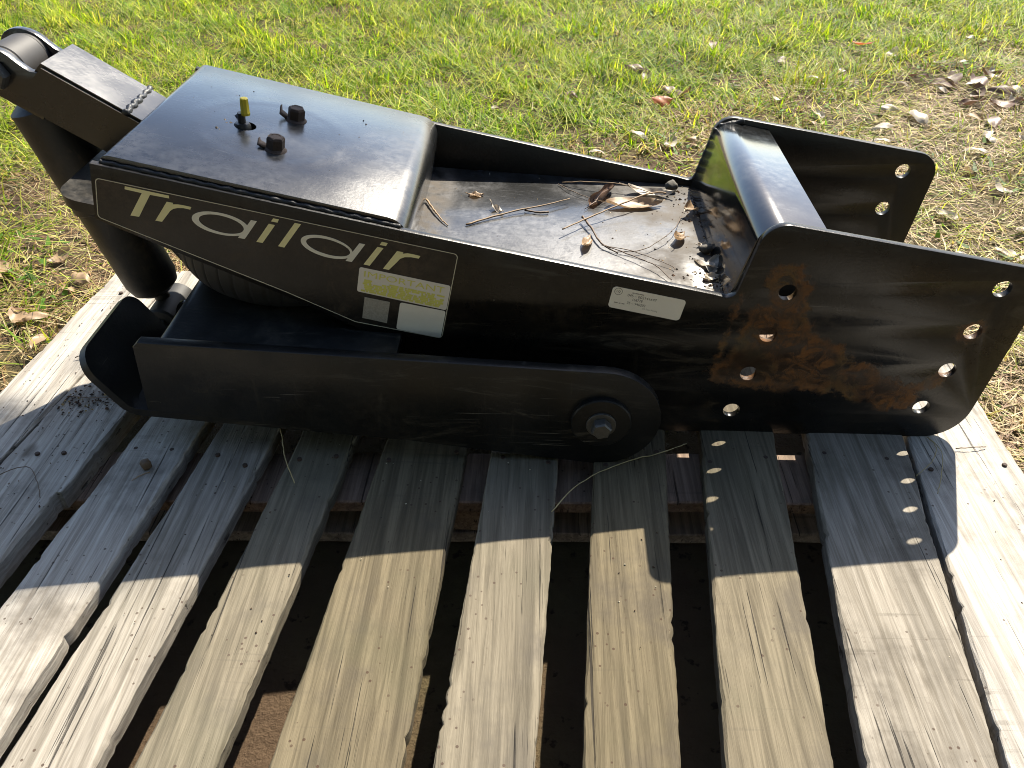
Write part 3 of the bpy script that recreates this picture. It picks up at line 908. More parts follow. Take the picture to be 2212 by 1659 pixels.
def print_text(name, body, qm, u, v, h, mat, y, parent, width):
    cu = bpy.data.curves.new(name, 'FONT'); cu.body = body; cu.size = 1.0; cu.offset = 0.0
    cu.resolution_u = 3
    tmp = bpy.data.objects.new(name, cu); COL.objects.link(tmp)
    me = bpy.data.meshes.new_from_object(tmp.evaluated_get(bpy.context.evaluated_depsgraph_get()))
    bpy.data.objects.remove(tmp); bpy.data.curves.remove(cu)
    mx = max(w.co.x for w in me.vertices)
    for w in me.vertices:
        x, z = qm(u + w.co.x / mx * width, v - w.co.y * h)
        w.co = (x, y, z)
    bm = bmesh.new(); bm.from_mesh(me)
    for f in bm.faces:
        f.normal_update()
        if f.normal.y > 0: f.normal_flip()
    bm.to_mesh(me); bm.free()
    return link(name, me, mat, parent)

imp = [(.4215, .2487), (.5283, .2247), (.5209, .1898), (.4141, .2149)]
lab = flat("notice_label", [fillet([p + (.0028,) for p in imp], 5)], -.0007, M_label2, decal)
qm = quadmap(imp)
print_text("notice_heading", "IMPORTANT", qm, .045, .34, .34, M_yprint, -.00112, decal, .90)
vsx, fsx = [], []
rl = random.Random(5)
for row in range(7):
    v0_ = .44 + row * .073
    u = .035 + rl.uniform(0, .05)
    while u < .93:
        wv = rl.uniform(.02, .11)
        if rl.random() < .9:
            b0 = len(vsx)
            for uu, vv in ((u, v0_), (u + wv, v0_), (u + wv, v0_ + .068), (u, v0_ + .068)):
                x, z = qm(min(uu, .955), vv); vsx.append((x, -.00114, z))
            fsx.append((b0 + 3, b0 + 2, b0 + 1, b0))
        u += wv + rl.uniform(.006, .02)
mesh("notice_lines", vsx, fsx, M_yprint, decal)
flat("blank_label", [fillet([p + (.003,) for p in [(.4652, .2001), (.5202, .1884), (.5116, .1480), (.4567, .1607)]], 5)], -.0007, M_label, decal)
flat("square_label", [[(.4225, .2068), (.4528, .2002), (.4458, .1691), (.4159, .1764)]], -.0007, plain("speckled_label_film", (.32, .30, .26), .5, .5, scale=420), decal)
ser = [(.7219, .2286), (.8107, .2099), (.8053, .1803), (.7172, .1992)]
slab = flat("serial_label", [fillet([p + (.0045,) for p in ser], 6)], -.0003, M_label, PB)
tag(slab, "pale serial number label with rounded corners")
qs = quadmap(ser)
asp = 3.0
def sy(k): return -.00058
print_text("serial_print", "045 \u2013 002141697", qs, .215, .335, .175, M_ink, sy(0), slab, .40)
print_text("serial_print", "168778", qs, .29, .50, .17, M_ink, sy(0), slab, .145)
print_text("serial_print", "35 \u2013 946203", qs, .235, .685, .17, M_ink, sy(0), slab, .255)
print_text("serial_print", "U.S. Patent Pending", qs, .46, .80, .10, M_greyink, sy(0), slab, .21)
vsx, fsx = [], []
for (u0, u1, v) in ((.27, .30, .12), (.31, .36, .12), (.365, .43, .12), (.065, .115, .70), (.13, .155, .70), (.17, .21, .70)):
    b0 = len(vsx)
    for uu, vv in ((u0, v), (u1, v), (u1, v + .045), (u0, v + .045)):
        x, z = qs(uu, vv); vsx.append((x, -.00058, z))
    fsx.append((b0 + 3, b0 + 2, b0 + 1, b0))
mesh("faint_print", vsx, fsx, M_greyink, slab)
def ringq(cu, cv, r, k): return [qs(cu + r * k * math.cos(2 * math.pi * i / 24) / asp, cv + r * k * math.sin(2 * math.pi * i / 24)) for i in range(24)]
flat("round_emblem", [ringq(.085, .20, .165, 1), ringq(.085, .20, .165, .86)], -.0005, M_greyink, slab)
print_text("emblem_print", "LQ", qs, .058, .245, .15, M_ink, sy(0), slab, .055)

# ------------------------------------------------------------------ grass
def in_view(x, y, margin):
    # half width of the ground wedge the camera can see, with room to step sideways
    d = y + .80
    return np.abs(x - .55) < .66 * np.sqrt(d * d + .6) + margin
def strands(name, P, H, WD, lean, az, curl, tint, mat, label, cat_z=GZ):
    n = len(P)
    dirx, diry = np.cos(az), np.sin(az)
    px, py = -diry, dirx
    def pt(t, side):
        hor = H * (np.sin(lean) * t + curl * t * t * .5)
        ver = H * (np.cos(lean) * t - np.abs(curl) * t * t * .35)
        w = WD * (1.0 - t * .55) * .5 * side
        return np.stack([P[:, 0] + dirx * hor + px * w, P[:, 1] + diry * hor + py * w, P[:, 2] + np.maximum(ver, .0015)], 1)
    V = np.stack([pt(0, -1), pt(0, 1), pt(.5, 1), pt(.5, -1), pt(1.0, 0)], 1).reshape(-1, 3)
    me = bpy.data.meshes.new(name)
    me.vertices.add(n * 5); me.vertices.foreach_set("co", V.ravel().astype(np.float32))
    me.loops.add(n * 7); me.polygons.add(n * 2)
    b = np.arange(n)[:, None] * 5
    idx = (b + np.array([0, 1, 2, 3, 3, 2, 4])[None, :]).ravel()
    me.loops.foreach_set("vertex_index", idx.astype(np.int32))
    ls = (np.arange(n)[:, None] * 7 + np.array([0, 4])[None, :]).ravel()
    me.polygons.foreach_set("loop_start", ls.astype(np.int32))
    me.polygons.foreach_set("use_smooth", np.ones(n * 2, dtype=bool))
    me.update(calc_edges=True)
    at = me.color_attributes.new("tint", 'FLOAT_COLOR', 'POINT')
    c = np.ones((n, 5, 4), dtype=np.float32); c[:, :, :3] = tint[:, None, :]
    at.data.foreach_set("color", c.ravel())
    o = link(name, me, mat)
    return tag(o, label, None, None, "stuff")

def scatter(n, ymin, ymax, pw, margin=.5):
    out = np.zeros((0, 2))
    while len(out) < n:
        u = rng.random(n * 2)
        y = ymin + (ymax - ymin) * u ** pw
        x = .55 + (rng.random(n * 2) * 2 - 1) * (.66 * (y + .8) + 1.2)
        ok = in_view(x, y, margin)
        on_pallet = (x > -.165 + .06 * y) & (x < 1.27) & (y < .42)
        ok &= ~on_pallet
        out = np.concatenate([out, np.stack([x[ok], y[ok]], 1)])
    return out[:n]
def gz(x, y): return GZ + .006 * wav(x, y, 9, .3) + .010 * wav(x, y, 2.3, 1.9)

def make_grass():
    # green blades, in tufts that lean together and differ in colour and vigour
    P = scatter(330000, -.3, 3.9, 1.15)
    x, y = P[:, 0], P[:, 1]
    L = lush(x, y)
    t1 = wav(x, y, 13, 4.); t2 = wav(x, y, 31, 1.); t3 = wav(x, y, 5.2, 8.)
    dens = np.clip(.72 + .45 * t1 + .35 * t2, .06, 1)
    b0 = np.where(x < 0, .07, .24)
    keep = rng.random(len(P)) < (b0 + (1 - b0) * L) * dens
    P, L, t1, t2, t3 = P[keep], L[keep], t1[keep], t2[keep], t3[keep]; n = len(P)
    x, y = P[:, 0], P[:, 1]
    H = (.014 + .046 * rng.random(n) ** 1.7) * (.75 + .45 * L) * (1 + .35 * t1 + .2 * t3)
    WD = .0020 + .0042 * rng.random(n) ** 1.6
    lean = np.clip(.98 + .30 * wav(x, y, 9, 3.3) + .36 * rng.standard_normal(n), .05, 1.53)
    az = 3.4 * wav(x, y, 7.3, 6.1) + 2.0 * wav(x, y, 19, .4) + 1.3 * rng.standard_normal(n)
    curl = .10 + .75 * rng.random(n)
    base = np.array([[.150, .285, .006], [.250, .380, .010], [.390, .450, .020], [.050, .110, .006], [.500, .440, .090], [.340, .250, .090]])
    w = np.stack([.28 + .12 * t2, .25 - .10 * t3, .20 + .16 * t3, .17 - .10 * t1, .06 + .04 * t3, .02 + .12 * (1 - L)], 1).clip(.01)
    w = np.cumsum(w / w.sum(1, keepdims=True), 1)
    pick = (rng.random((n, 1)) > w).sum(1).clip(0, 5)
    tint = base[pick] * (.70 + .6 * rng.random((n, 1)))
    dry = rng.random(n) < (.40 * (1 - L))
    tint[dry] = np.array([.38, .29, .12]) * (.6 + .7 * rng.random((dry.sum(), 1)))
    Z = gz(x, y)
    strands("grass", np.column_stack([P, Z]), H * 1.15, WD, lean, az, curl, tint, M_grass, "short green lawn grass beyond the pallet")
    # broad low weed leaves among the blades
    P = scatter(9000, .3, 3.9, 1.1)
    keep = (wav(P[:, 0], P[:, 1], 8, 2.2) > .25) & (rng.random(len(P)) < .25 + .75 * lush(P[:, 0], P[:, 1])); P = P[keep]; n = len(P)
    tint = np.array([[.085, .175, .02]]) * (.7 + .8 * rng.random((n, 1)))
    strands("lawn_weeds", np.column_stack([P, gz(P[:, 0], P[:, 1]) + .008 + .014 * rng.random(n)]), .018 + .022 * rng.random(n), .006 + .007 * rng.random(n), np.clip(1.2 + .3 * rng.standard_normal(n), .3, 1.5), rng.random(n) * 6.283, .1 + .4 * rng.random(n), tint, M_grass, "broad low weed leaves in the lawn")
    # pale seed stalks and runners over the lawn
    P = scatter(24000, .2, 3.9, 1.1)
    L = lush(P[:, 0], P[:, 1]); keep = rng.random(len(P)) < (.25 + .75 * L); P = P[keep]; n = len(P)
    H = .05 + .075 * rng.random(n)
    tint = np.array([[.50, .52, .12]]) * (.7 + .6 * rng.random((n, 1)))
    strands("grass_stalks", np.column_stack([P, gz(P[:, 0], P[:, 1]) + .012 + .02 * rng.random(n)]), H, .0013 + .0010 * rng.random(n), np.clip(1.05 + .3 * rng.standard_normal(n), .2, 1.5), rng.random(n) * 6.283, .1 + .5 * rng.random(n), tint, M_grass, "thin pale stalks and runners lying over the lawn")
    # straw thatch
    P = scatter(150000, -.9, 3.2, 1.0)
    L = lush(P[:, 0], P[:, 1]); keep = rng.random(len(P)) < (.20 + .80 * (1 - L)) * np.clip(.62 + .75 * wav(P[:, 0], P[:, 1], 6.5, 5.1), .12, 1); P = P[keep]; n = len(P)
    H = .018 + .055 * rng.random(n) ** 1.6
    base = np.array([[.46, .34, .165], [.58, .47, .27], [.31, .185, .088], [.17, .095, .05], [.36, .35, .12]])
    tint = base[rng.choice(5, n, p=[.27, .20, .25, .19, .09])] * (.55 + .75 * rng.random((n, 1)))
    strands("dry_thatch", np.column_stack([P, gz(P[:, 0], P[:, 1]) + .001 + .010 * rng.random(n)]), H, .0010 + .0018 * rng.random(n), np.clip(1.42 + .16 * rng.standard_normal(n), .8, 1.57), rng.random(n) * 6.283, .05 + .35 * rng.random(n), tint, M_straw, "dry straw and thatch on the bare ground round the pallet")
make_grass()

# ------------------------------------------------------------------ leaves
def leaf_mesh(name, L, Wd, curl, fold, twist, shape=0, seed=0):
    rr = random.Random(seed)
    nu, nv = 10, 6
    vs, fs = [], []
    for i in range(nu + 1):
        t = i / nu
        w = math.sin(math.pi * t ** .85) ** .8 * Wd * .5
        if shape == 1: w *= 1 + .42 * math.sin(t * 19)
        w = max(w, .0006)
        a = curl * (t - .5)
        cx = (t - .5) * L if abs(curl) < 1e-3 else math.sin(a) / curl * L
        cz = 0 if abs(curl) < 1e-3 else (1 - math.cos(a)) / curl * L
        for j in range(nv + 1):
            s = j / nv * 2 - 1
            b = fold * s * (w / (Wd * .5))
            y = math.sin(b) / fold * Wd * .5 if abs(fold) > 1e-3 else s * w
            z = (1 - math.cos(b)) / fold * Wd * .5 if abs(fold) > 1e-3 else 0
            z += .002 * math.sin(t * 9 + s * 3 + seed) + rr.uniform(-.0005, .0005)
            ta = twist * (t - .5)
            vs.append((cx, y * math.cos(ta) - z * math.sin(ta), cz + z * math.cos(ta) + y * math.sin(ta)))
    m = nv + 1
    for i in range(nu):
        for j in range(nv): fs.append((i * m + j, i * m + j + 1, i * m + m + j + 1, i * m + m + j))
    zmin = min(v[2] for v in vs)
    vs = [(x, y, z - zmin) for x, y, z in vs]
    # stalk
    b0 = len(vs)
    sv, sf = tube_mesh([vs[nv // 2], (vs[nv // 2][0] - L * .18, .002, vs[nv // 2][2] + .001)], [.0007, .0005], 4)
    vs += [tuple(v) for v in sv]; fs += [tuple(b0 + q for q in f) for f in sf]
    # give the blade a little thickness
    me = bpy.data.meshes.new(name); me.from_pydata([tuple(v) for v in vs], [], fs)
    me.polygons.foreach_set("use_smooth", [True] * len(me.polygons))
    return me

def place_leaf(name, me, mat, loc, rot, label, group=None, cat="leaf", scale=1.0):
    m2 = me.copy() if me.materials and me.materials[0] != mat else me
    if not m2.materials: m2.materials.append(mat)
    else: m2.materials[0] = mat
    o = bpy.data.objects.new(name, m2); COL.objects.link(o)
    o.location = loc; o.rotation_euler = rot; o.scale = (scale,) * 3
    return tag(o, label, cat, group)

KINDS = {}
def kind(mat, tagname):
    if tagname not in KINDS:
        KINDS[tagname] = [leaf_mesh("leaf", .060, .028, c, f, tw, sh, s) for s, (c, f, tw, sh) in enumerate(((1.2, .8, .4, 0), (-1.4, -.7, .3, 0), (.7, 1.3, -.6, 0), (1.9, .5, .5, 0), (-.8, .6, .9, 0)))]
        for me in KINDS[tagname]: me.materials.append(mat)
    return KINDS[tagname]

def gl(x, y, mat, tagname, label, group, s, z=.012, tilt=.35):
    me = random.choice(kind(mat, tagname))
    place_leaf("fallen_leaf", me, mat, (x, y, gz(np.array(x), np.array(y)).item() + z), (random.uniform(-tilt, tilt), random.uniform(-tilt, tilt), random.uniform(0, 6.28)), label, group, "leaf", s)

LEAFSETS = [
 ("pale", M_leaf_pale, "large pale sunlit leaf on the bare patch right of the far wing", "pale leaves beside the far wing", [(1.72, 1.49, 1.5), (1.66, 1.56, 1.0), (1.60, 1.42, 1.1), (1.86, 1.36, 1.2), (1.78, 1.24, 1.1)]),
 ("pale", M_leaf_pale, "pale dry leaf on the thatch between the far wing and right edge", "pale leaves by the right edge", [(1.75, 1.02, 1.0), (1.82, .86, 1.1), (1.70, .80, .8), (1.62, .70, .9), (1.60, .55, .9), (1.66, .45, 1.1), (1.58, .34, .8), (1.50, .22, .8), (1.9, 1.1, 1.0), (2.0, .95, .9), (1.48, 1.12, .9)]),
 ("pale", M_leaf_pale, "pale dry leaf at the lawn edge behind the tray", "pale leaves behind the tray", [(1.15, 1.38, .9), (.98, 1.26, 1.1), (.90, 1.31, 1.0), (1.10, 1.18, .8), (.78, 1.2, .8), (.62, 1.22, .8)]),
 ("pale", M_leaf_pale, "small pale leaf in the thin grass straight above the hump", "pale leaves above the hump", [(1.45, 1.52, .8), (1.35, 1.62, .9), (1.55, 1.30, 1.0), (1.33, 1.30, .8), (1.25, 1.75, .7), (1.5, 1.8, .8), (1.62, 1.9, .7)]),
 ("pale", M_leaf_pale, "pale leaf near the heap of brown leaves at upper right", "pale leaves at the heap", [(1.95, 1.28, 1.0), (2.05, 1.62, 1.0), (2.12, 1.75, .8), (1.98, 2.0, .8), (2.2, 2.3, .9)]),
 ("tan", M_leaf_tan, "curled tan leaf in the straw left of the pallet", "tan leaves left of the pallet", [(-.33, .38, 1.1), (-.40, .30, .9), (-.28, .52, 1.0), (-.45, .55, .9), (-.36, .60, 1.0), (-.30, .22, .9), (-.22, .10, .9), (-.25, .30, .8), (-.34, .12, .9), (-.48, .44, .8)]),
 ("tan", M_leaf_tan, "curled tan leaf in the straw right of the wings", "tan leaves right of the wings", [(1.52, .62, .9), (1.72, 1.12, .9), (1.88, 1.48, 1.0), (1.40, 1.44, .8), (1.05, 1.30, .8), (1.68, .25, .9), (1.45, .10, .8), (1.40, .34, .8)]),
 ("brown", M_leaf_brown, "dark brown leaf in the heap at upper right", "brown leaves in the heap", [(1.96, 1.83, 1.3), (2.02, 1.80, 1.4), (1.90, 1.78, 1.2), (2.06, 1.72, 1.2), (1.98, 1.70, 1.1), (2.14, 1.66, 1.2), (1.85, 1.85, .9), (2.1, 1.9, 1.0), (1.93, 1.62, 1.1), (2.02, 1.60, 1.2)]),
 ("brown", M_leaf_brown, "brown leaf half sunk in the green lawn behind the tray", "brown leaves in the lawn", [(.60, 1.79, 1.0), (.94, 1.85, 1.1), (.97, 1.80, .9), (.72, 1.62, .8), (.5, 1.5, .7), (1.24, 2.15, .9)]),
 ("brown", M_leaf_brown, "dark leaf curled next to the orange red leaf", "dark leaves by the red leaf", [(1.02, 1.66, 1.0), (1.06, 1.64, 1.2)]),
 ("brown", M_leaf_brown, "single upright brown leaf in grass above the far wing", None, [(1.43, 1.96, 1.1)]),
]
rx = random.Random(77)
for k in range(26):
    yy = rx.uniform(.35, 2.1); xx = 1.32 + rx.uniform(0, .55) + .22 * yy
    LEAFSETS[(1, 6, 4, 6)[k % 4] if yy < 1.2 else (4, 3, 4, 7)[k % 4]][4].append((xx, yy, rx.uniform(.6, 1.15)))
for k in range(14):
    LEAFSETS[5][4].append((rx.uniform(-.55, -.20), rx.uniform(.02, .62), rx.uniform(.6, 1.1)))
random.seed(21)
for tn, mt, lb, gp, pts in LEAFSETS:
    for x, y, sc_ in pts: gl(x, y, mt, tn, lb, gp, sc_ * (1.05 if tn != "brown" else 1.35))
rm = leaf_mesh("leaf", .075, .040, .5, -.6, .2, 1, 44)
place_leaf("fallen_leaf", rm, M_leaf_red, (.985, 1.535, gz(np.array(.985), np.array(1.535)).item() + .03), (.5, .1, .4), "lobed orange red leaf in the grass behind the hump", None)
rm2 = leaf_mesh("leaf", .07, .030, .5, -.6, .2, 0, 45)
place_leaf("fallen_leaf", rm2, M_leaf_red, (1.75, 2.13, gz(np.array(1.75), np.array(2.13)).item() + .03), (.4, .1, 2.6), "rusty orange leaf standing in the grass at upper right", None)

# litter lying on the tray floor
def fpt(x, y, z=0.0):
    """a spot on the sloping tray floor"""
    d = fz(x) - .198
    return (x, y - 1.22 * d, fz(x) + z)
def fl(name, L, Wd, cu, fo, tw, mat, x, y, rot, label, z=.0006, cat="leaf", seed=1):
    return place_leaf(name, leaf_mesh("leaf", L, Wd, cu, fo, tw, 0, seed), mat, fpt(x, y, z), (rot[0], rot[1] + .064, rot[2]), label, None, cat)
fl("fallen_leaf", .075, .036, .5, 2.6, .2, M_leaf_brown, .723, .283, (0, -.12, 1.05), "curled brown leaf rolled into a trough on the tray", seed=3)
fl("fallen_leaf", .085, .034, .8, .9, .5, M_leaf_tan, .768, .262, (.1, 0, .15), "flat tan leaf under the twig on the tray", seed=4)
fl("fallen_leaf", .075, .020, 1.2, .7, .4, M_leaf_pale, .797, .303, (.2, 0, -.12), "slim pale leaf by the far edge of the tray", seed=5)
fl("fallen_leaf", .042, .018, 1.2, 1.2, .7, M_leaf_tan, .6965, .142, (0, .1, 1.4), "small tan leaf below the forked twig on the tray", seed=6)
fl("fallen_leaf", .036, .022, 1.6, 1.4, .5, M_leaf_tan, .820, .163, (.3, .2, 1.2), "curled orange tan leaf midway along the hump side of tray", seed=7, z=.002)
fl("fallen_leaf", .034, .022, -1.3, 1.2, .4, M_leaf_tan, .846, .244, (.4, .3, .9), "cupped orange leaf at the foot of the hump", seed=8, z=.004)
fl("fallen_leaf", .034, .026, .5, .3, .1, M_leaf_grey, .8585, .092, (.15, -.5, 1.35), "round grey leaf leaning on the hump near the front", seed=9, z=.003)
fl("fallen_leaf", .034, .013, .6, .9, .4, M_leaf_pale, .846, .098, (.1, .1, 2.3), "thin pale leaf beside the round grey leaf", seed=10)
fl("fallen_leaf", .024, .016, 1.0, 1.0, .4, M_leaf_pale, .849, .066, (.1, .1, .5), "small pale leaf in the near tray corner", seed=11)
fl("fallen_leaf", .020, .008, .4, .5, .2, M_leaf_pale, .853, .150, (.1, .1, .3), "tiny pale leaf at the hump foot", seed=12)
fl("fallen_leaf", .022, .013, .3, .4, .2, M_leaf_tan, .541, .274, (0, 0, .2), "lone oval tan flake near the airbag housing", seed=13)
fl("fallen_leaf", .026, .010, 1.6, .9, .4, M_leaf_pale, .574, .231, (.2, .1, -.7), "small curled pale husk on the long straw twig", seed=14)

def twig(name, pts, r0, r1, mat, label, cat="twig", n=6, jit=.0006):
    P = [Vector(p) for p in pts]
    out = []
    for i in range(len(P) - 1):
        p0 = P[max(i - 1, 0)]; p1 = P[i]; p2 = P[i + 1]; p3 = P[min(i + 2, len(P) - 1)]
        for q in range(n):
            t = q / n
            out.append(.5 * ((2 * p1) + (p2 - p0) * t + (2 * p0 - 5 * p1 + 4 * p2 - p3) * t * t + (3 * p1 - p0 - 3 * p2 + p3) * t ** 3) + Vector((random.uniform(-jit, jit), random.uniform(-jit, jit), random.uniform(0, jit))))
    out.append(P[-1])
    vs, fs = tube_mesh(out, [.72 * (r0 + (r1 - r0) * k / (len(out) - 1)) * random.uniform(.85, 1.15) for k in range(len(out))], 6)
    c = Vector(out[0])
    o = mesh(name, [v - c for v in vs], fs, mat, None, 0)
    o.location = c
    return tag(o, label, cat)
twig("twig", [fpt(.534, .1828, .002), fpt(.5895, .2194, .004), fpt(.640, .243, .006), fpt(.6752, .2663, .006)], .0020, .0009, M_twig, "long pale straw twig across the middle of the tray")
twig("twig", [fpt(.612, .231, .003), fpt(.630, .226, .003), fpt(.645, .2285, .003)], .0019, .0019, M_needle, "short dark twig stub beside the long straw twig")
twig("twig", [fpt(.4735, .250, .004), fpt(.490, .215, .004), fpt(.499, .197, .003), fpt(.5103, .1792, .002)], .0022, .0010, M_twig, "bent brown twig next to the airbag housing foot")
twig("twig", [fpt(.6640, .165, .010), fpt(.698, .1992, .010), fpt(.740, .232, .014), fpt(.790, .268, .018), fpt(.815, .2765, .016)], .0014, .0016, M_twig, "forked straw twig leaning over the tan leaf")
twig("pine_needle", [fpt(.665, .3257, .003), fpt(.700, .316, .010), fpt(.750, .310, .012), fpt(.800, .2985, .004)], .0011, .0008, M_twig, "straight brown needle along the far tray edge", "needle")
twig("pine_needle", [fpt(.660, .3223, .002), fpt(.675, .300, .004), fpt(.698, .280, .004), fpt(.728, .262, .002)], .0009, .0007, M_needle, "dark needle slanting under the curled brown leaf", "needle")
twig("twig", [fpt(.692, .207, .008), fpt(.702, .180, .007), fpt(.7142, .140, .005), fpt(.7348, .1182, .003)], .0026, .0012, M_needle, "short dark knobbly twig at the fork on the tray")
twig("pine_needle", [fpt(.7142, .138, .005), fpt(.752, .108, .006), fpt(.780, .083, .007), fpt(.7976, .0544, .004)], .0010, .0008, M_needle, "long dark needle curving to the near tray edge", "needle")
twig("pine_needle", [fpt(.7142, .134, .005), fpt(.755, .119, .006), fpt(.800, .090, .004), fpt(.8045, .082, .003)], .0008, .0006, M_needle, "thin needle ending short of the near edge", "needle")
twig("pine_needle", [fpt(.7348, .121, .003), fpt(.770, .126, .006), fpt(.812, .170, .012), fpt(.834, .230, .006)], .0008, .0007, M_needle, "bowed needle sweeping up toward the hump", "needle")

def pebble(name, loc, r, mat, label, cat, sq=(1, 1, .8), seed=0):
    bm = bmesh.new(); bmesh.ops.create_icosphere(bm, subdivisions=3, radius=r)
    q = random.Random(seed)
    ph = [q.uniform(0, 6) for _ in range(6)]
    for v in bm.verts:
        d = v.co.normalized()
        k = 1 + .13 * math.sin(d.x * 4 + ph[0]) * math.cos(d.y * 3.5 + ph[1]) + .07 * math.sin(d.z * 8 + ph[2]) * math.cos(d.x * 7 + ph[3])
        v.co = Vector((d.x * sq[0], d.y * sq[1], d.z * sq[2])) * r * k
    zmin = min(v.co.z for v in bm.verts)
    for v in bm.verts: v.co.z -= zmin
    me = bpy.data.meshes.new(name); bm.to_mesh(me); bm.free()
    o = link(name, me, mat, None, 0); o.location = loc
    return tag(o, label, cat)
pebble("stone", fpt(.829, .319, .0004), .0095, M_stone, "small grey stone in the far tray corner", "stone", seed=1)
pebble("seed_pod", fpt(.853, .132, .0004), .0075, M_stone, "dark round seed pod at the hump foot", "seed pod", (1.2, .8, .8), 2)
ac = pebble("acorn", (.1335, -.098, .0016), .0066, plain("acorn_brown", (.10, .062, .032), .6, .4), "brown acorn lying on the second pale slat", "acorn", (1, 1, 1.15), 3)
twig("twig", [(.1405, -.106, .003), (.1300, -.113, .003), (.1225, -.121, .002)], .0011, .0007, M_twig, "tiny twig beside the acorn on the slat")

# needles and stems lying on the slats
twig("pine_needle", [(-.070, .130, .004), (-.03, .150, .010), (.000, .166, .006)], .0011, .0008, M_needle, "dark needle on the left pale slat near the skid lip", "needle")
twig("pine_needle", [(-.055, -.120, .003), (-.02, -.105, .006), (.006, -.130, .004), (.022, -.155, .003)], .0009, .0007, M_needle, "bent needle on the left slat near the picture edge", "needle")
twig("pine_needle", [(-.03, .040, .003), (.02, .036, .005), (.055, .045, .003)], .0009, .0007, M_needle, "brown needle in the debris on the left slat", "needle")
twig("grass_stem", [(.330, -.118, .002), (.314, -.090, .018), (.300, -.052, .030), (.283, -.018, .034)], .0011, .0007, M_straw1, "pale grass stem poking up between two slats", "grass stem")
twig("grass_stem", [(.655, -.155, .002), (.690, -.110, .006), (.745, -.070, .004), (.800, -.048, .004), (.835, -.030, .004)], .0010, .0008, M_straw1, "long pale stem lying past the pivot hub", "grass stem")
twig("pine_needle", [(1.1595, -.006, .004), (1.158, -.035, .012), (1.143, -.060, .010), (1.120, -.078, .002)], .0008, .0006, M_straw1, "pale curved needle under the right wing corner", "needle")
twig("pine_needle", [(1.1605, -.008, .004), (1.160, -.045, .014), (1.146, -.085, .008), (1.135, -.108, .002)], .0008, .0006, M_straw1, "second pale needle under the right wing corner", "needle")
twig("pine_needle", [(1.190, -.026, .003), (1.215, -.024, .004), (1.232, -.020, .002)], .0010, .0008, M_needle, "dark straight needle on the sunlit right slat", "needle")

def crumbs():
    """fine grit, bark specks and seed husks"""
    pos, size, tint, zz = [], [], [], []
    q = np.random.default_rng(3)
    def add(n, x0, x1, y0, y1, z, s0, s1, cols, gauss=None):
        if gauss: x = q.normal(gauss[0], gauss[2], n); y = q.normal(gauss[1], gauss[3], n); x = np.clip(x, x0, x1); y = np.clip(y, y0, y1)
        else: x = q.uniform(x0, x1, n); y = q.uniform(y0, y1, n)
        if z is not None: x = x + .095 * (y + .09)        # the slats run askew
        for i in range(n):
            pos.append((x[i], y[i], z if z is not None else fz(x[i]) + .0002)); size.append(q.uniform(s0, s1)); c = np.array(cols[q.integers(len(cols))]) * q.uniform(.7, 1.3); tint.append(c)
    dark = [(.05, .028, .016), (.09, .05, .028), (.03, .02, .014)]
    mixc = dark + [(.33, .24, .14), (.42, .35, .25)]
    add(130, .70, .858, .016, .324, None, .0007, .0022, mixc, (.845, .15, .05, .10))
    add(90, .80, .860, .016, .324, None, .001, .003, mixc, (.853, .27, .018, .04))
    add(90, .80, .860, .016, .324, None, .001, .003, mixc, (.848, .05, .02, .02))
    add(60, .857, .862, .02, .32, None, .0008, .0026, mixc)
    add(40, .49, .84, .016, .324, None, .0006, .0016, mixc)
    for i in range(30):
        x, y = q.uniform(.17, .45), q.uniform(.03, .31)
        p = on_top(x, y, .0002); pos.append(tuple(p)); size.append(q.uniform(.0006, .0015)); tint.append(np.array(mixc[q.integers(5)]))
    for x, y in ((.232, .168), (.240, .163), (.236, .160), (.231, .139), (.2345, .137), (.29, .150)):
        p = on_top(x, y, .0002); pos.append(tuple(p)); size.append(.0024); tint.append(np.array((.4, .3, .2)))
    add(300, -.135, .04, -.25, .34, .0012, .0005, .0014, dark)
    add(120, -.05, .02, .00, .07, .0012, .001, .0026, dark + [(.25, .18, .08)], (-.02, .035, .025, .014))
    for xl, xr in ((.095, .160), (.202, .265), (.318, .376), (.438, .530), (.582, .652), (.72, .790), (.86, .938), (1.0, 1.10), (1.145, 1.235)):
        add(12, xl, xr, -.34, .0, .0012, .0005, .0013, dark + [(.42, .37, .27)] * 2)
    n = len(pos); P = np.array(pos); S = np.array(size)[:, None, None]
    oct_ = np.array([(1, 0, 0), (-1, 0, 0), (0, 1, 0), (0, -1, 0), (0, 0, 1), (0, 0, -.1)], float)
    jitter = q.uniform(.5, 1.5, (n, 6, 3))
    V = oct_[None] * jitter * S * np.array([1.2, .9, .8]) + P[:, None, :]
    ang = q.uniform(0, 6.28, n)
    D = V - P[:, None, :]
    V = np.stack([D[..., 0] * np.cos(ang)[:, None] - D[..., 1] * np.sin(ang)[:, None], D[..., 0] * np.sin(ang)[:, None] + D[..., 1] * np.cos(ang)[:, None], D[..., 2]], -1) + P[:, None, :]
    tri = np.array([(0, 2, 4), (2, 1, 4), (1, 3, 4), (3, 0, 4), (2, 0, 5), (1, 2, 5), (3, 1, 5), (0, 3, 5)])
    F = (np.arange(n)[:, None, None] * 6 + tri[None]).reshape(-1, 3)
    me = bpy.data.meshes.new("litter_crumbs"); me.from_pydata(V.reshape(-1, 3).tolist(), [], F.tolist())
    at = me.color_attributes.new("tint", 'FLOAT_COLOR', 'POINT')
    c = np.ones((n, 6, 4), dtype=np.float32); c[:, :, :3] = np.array(tint)[:, None, :]
    at.data.foreach_set("color", c.ravel())
    tag(link("litter_crumbs", me, M_crumb), "fine bark grit and seed husks on the tray and slats", None, None, "stuff")
crumbs()

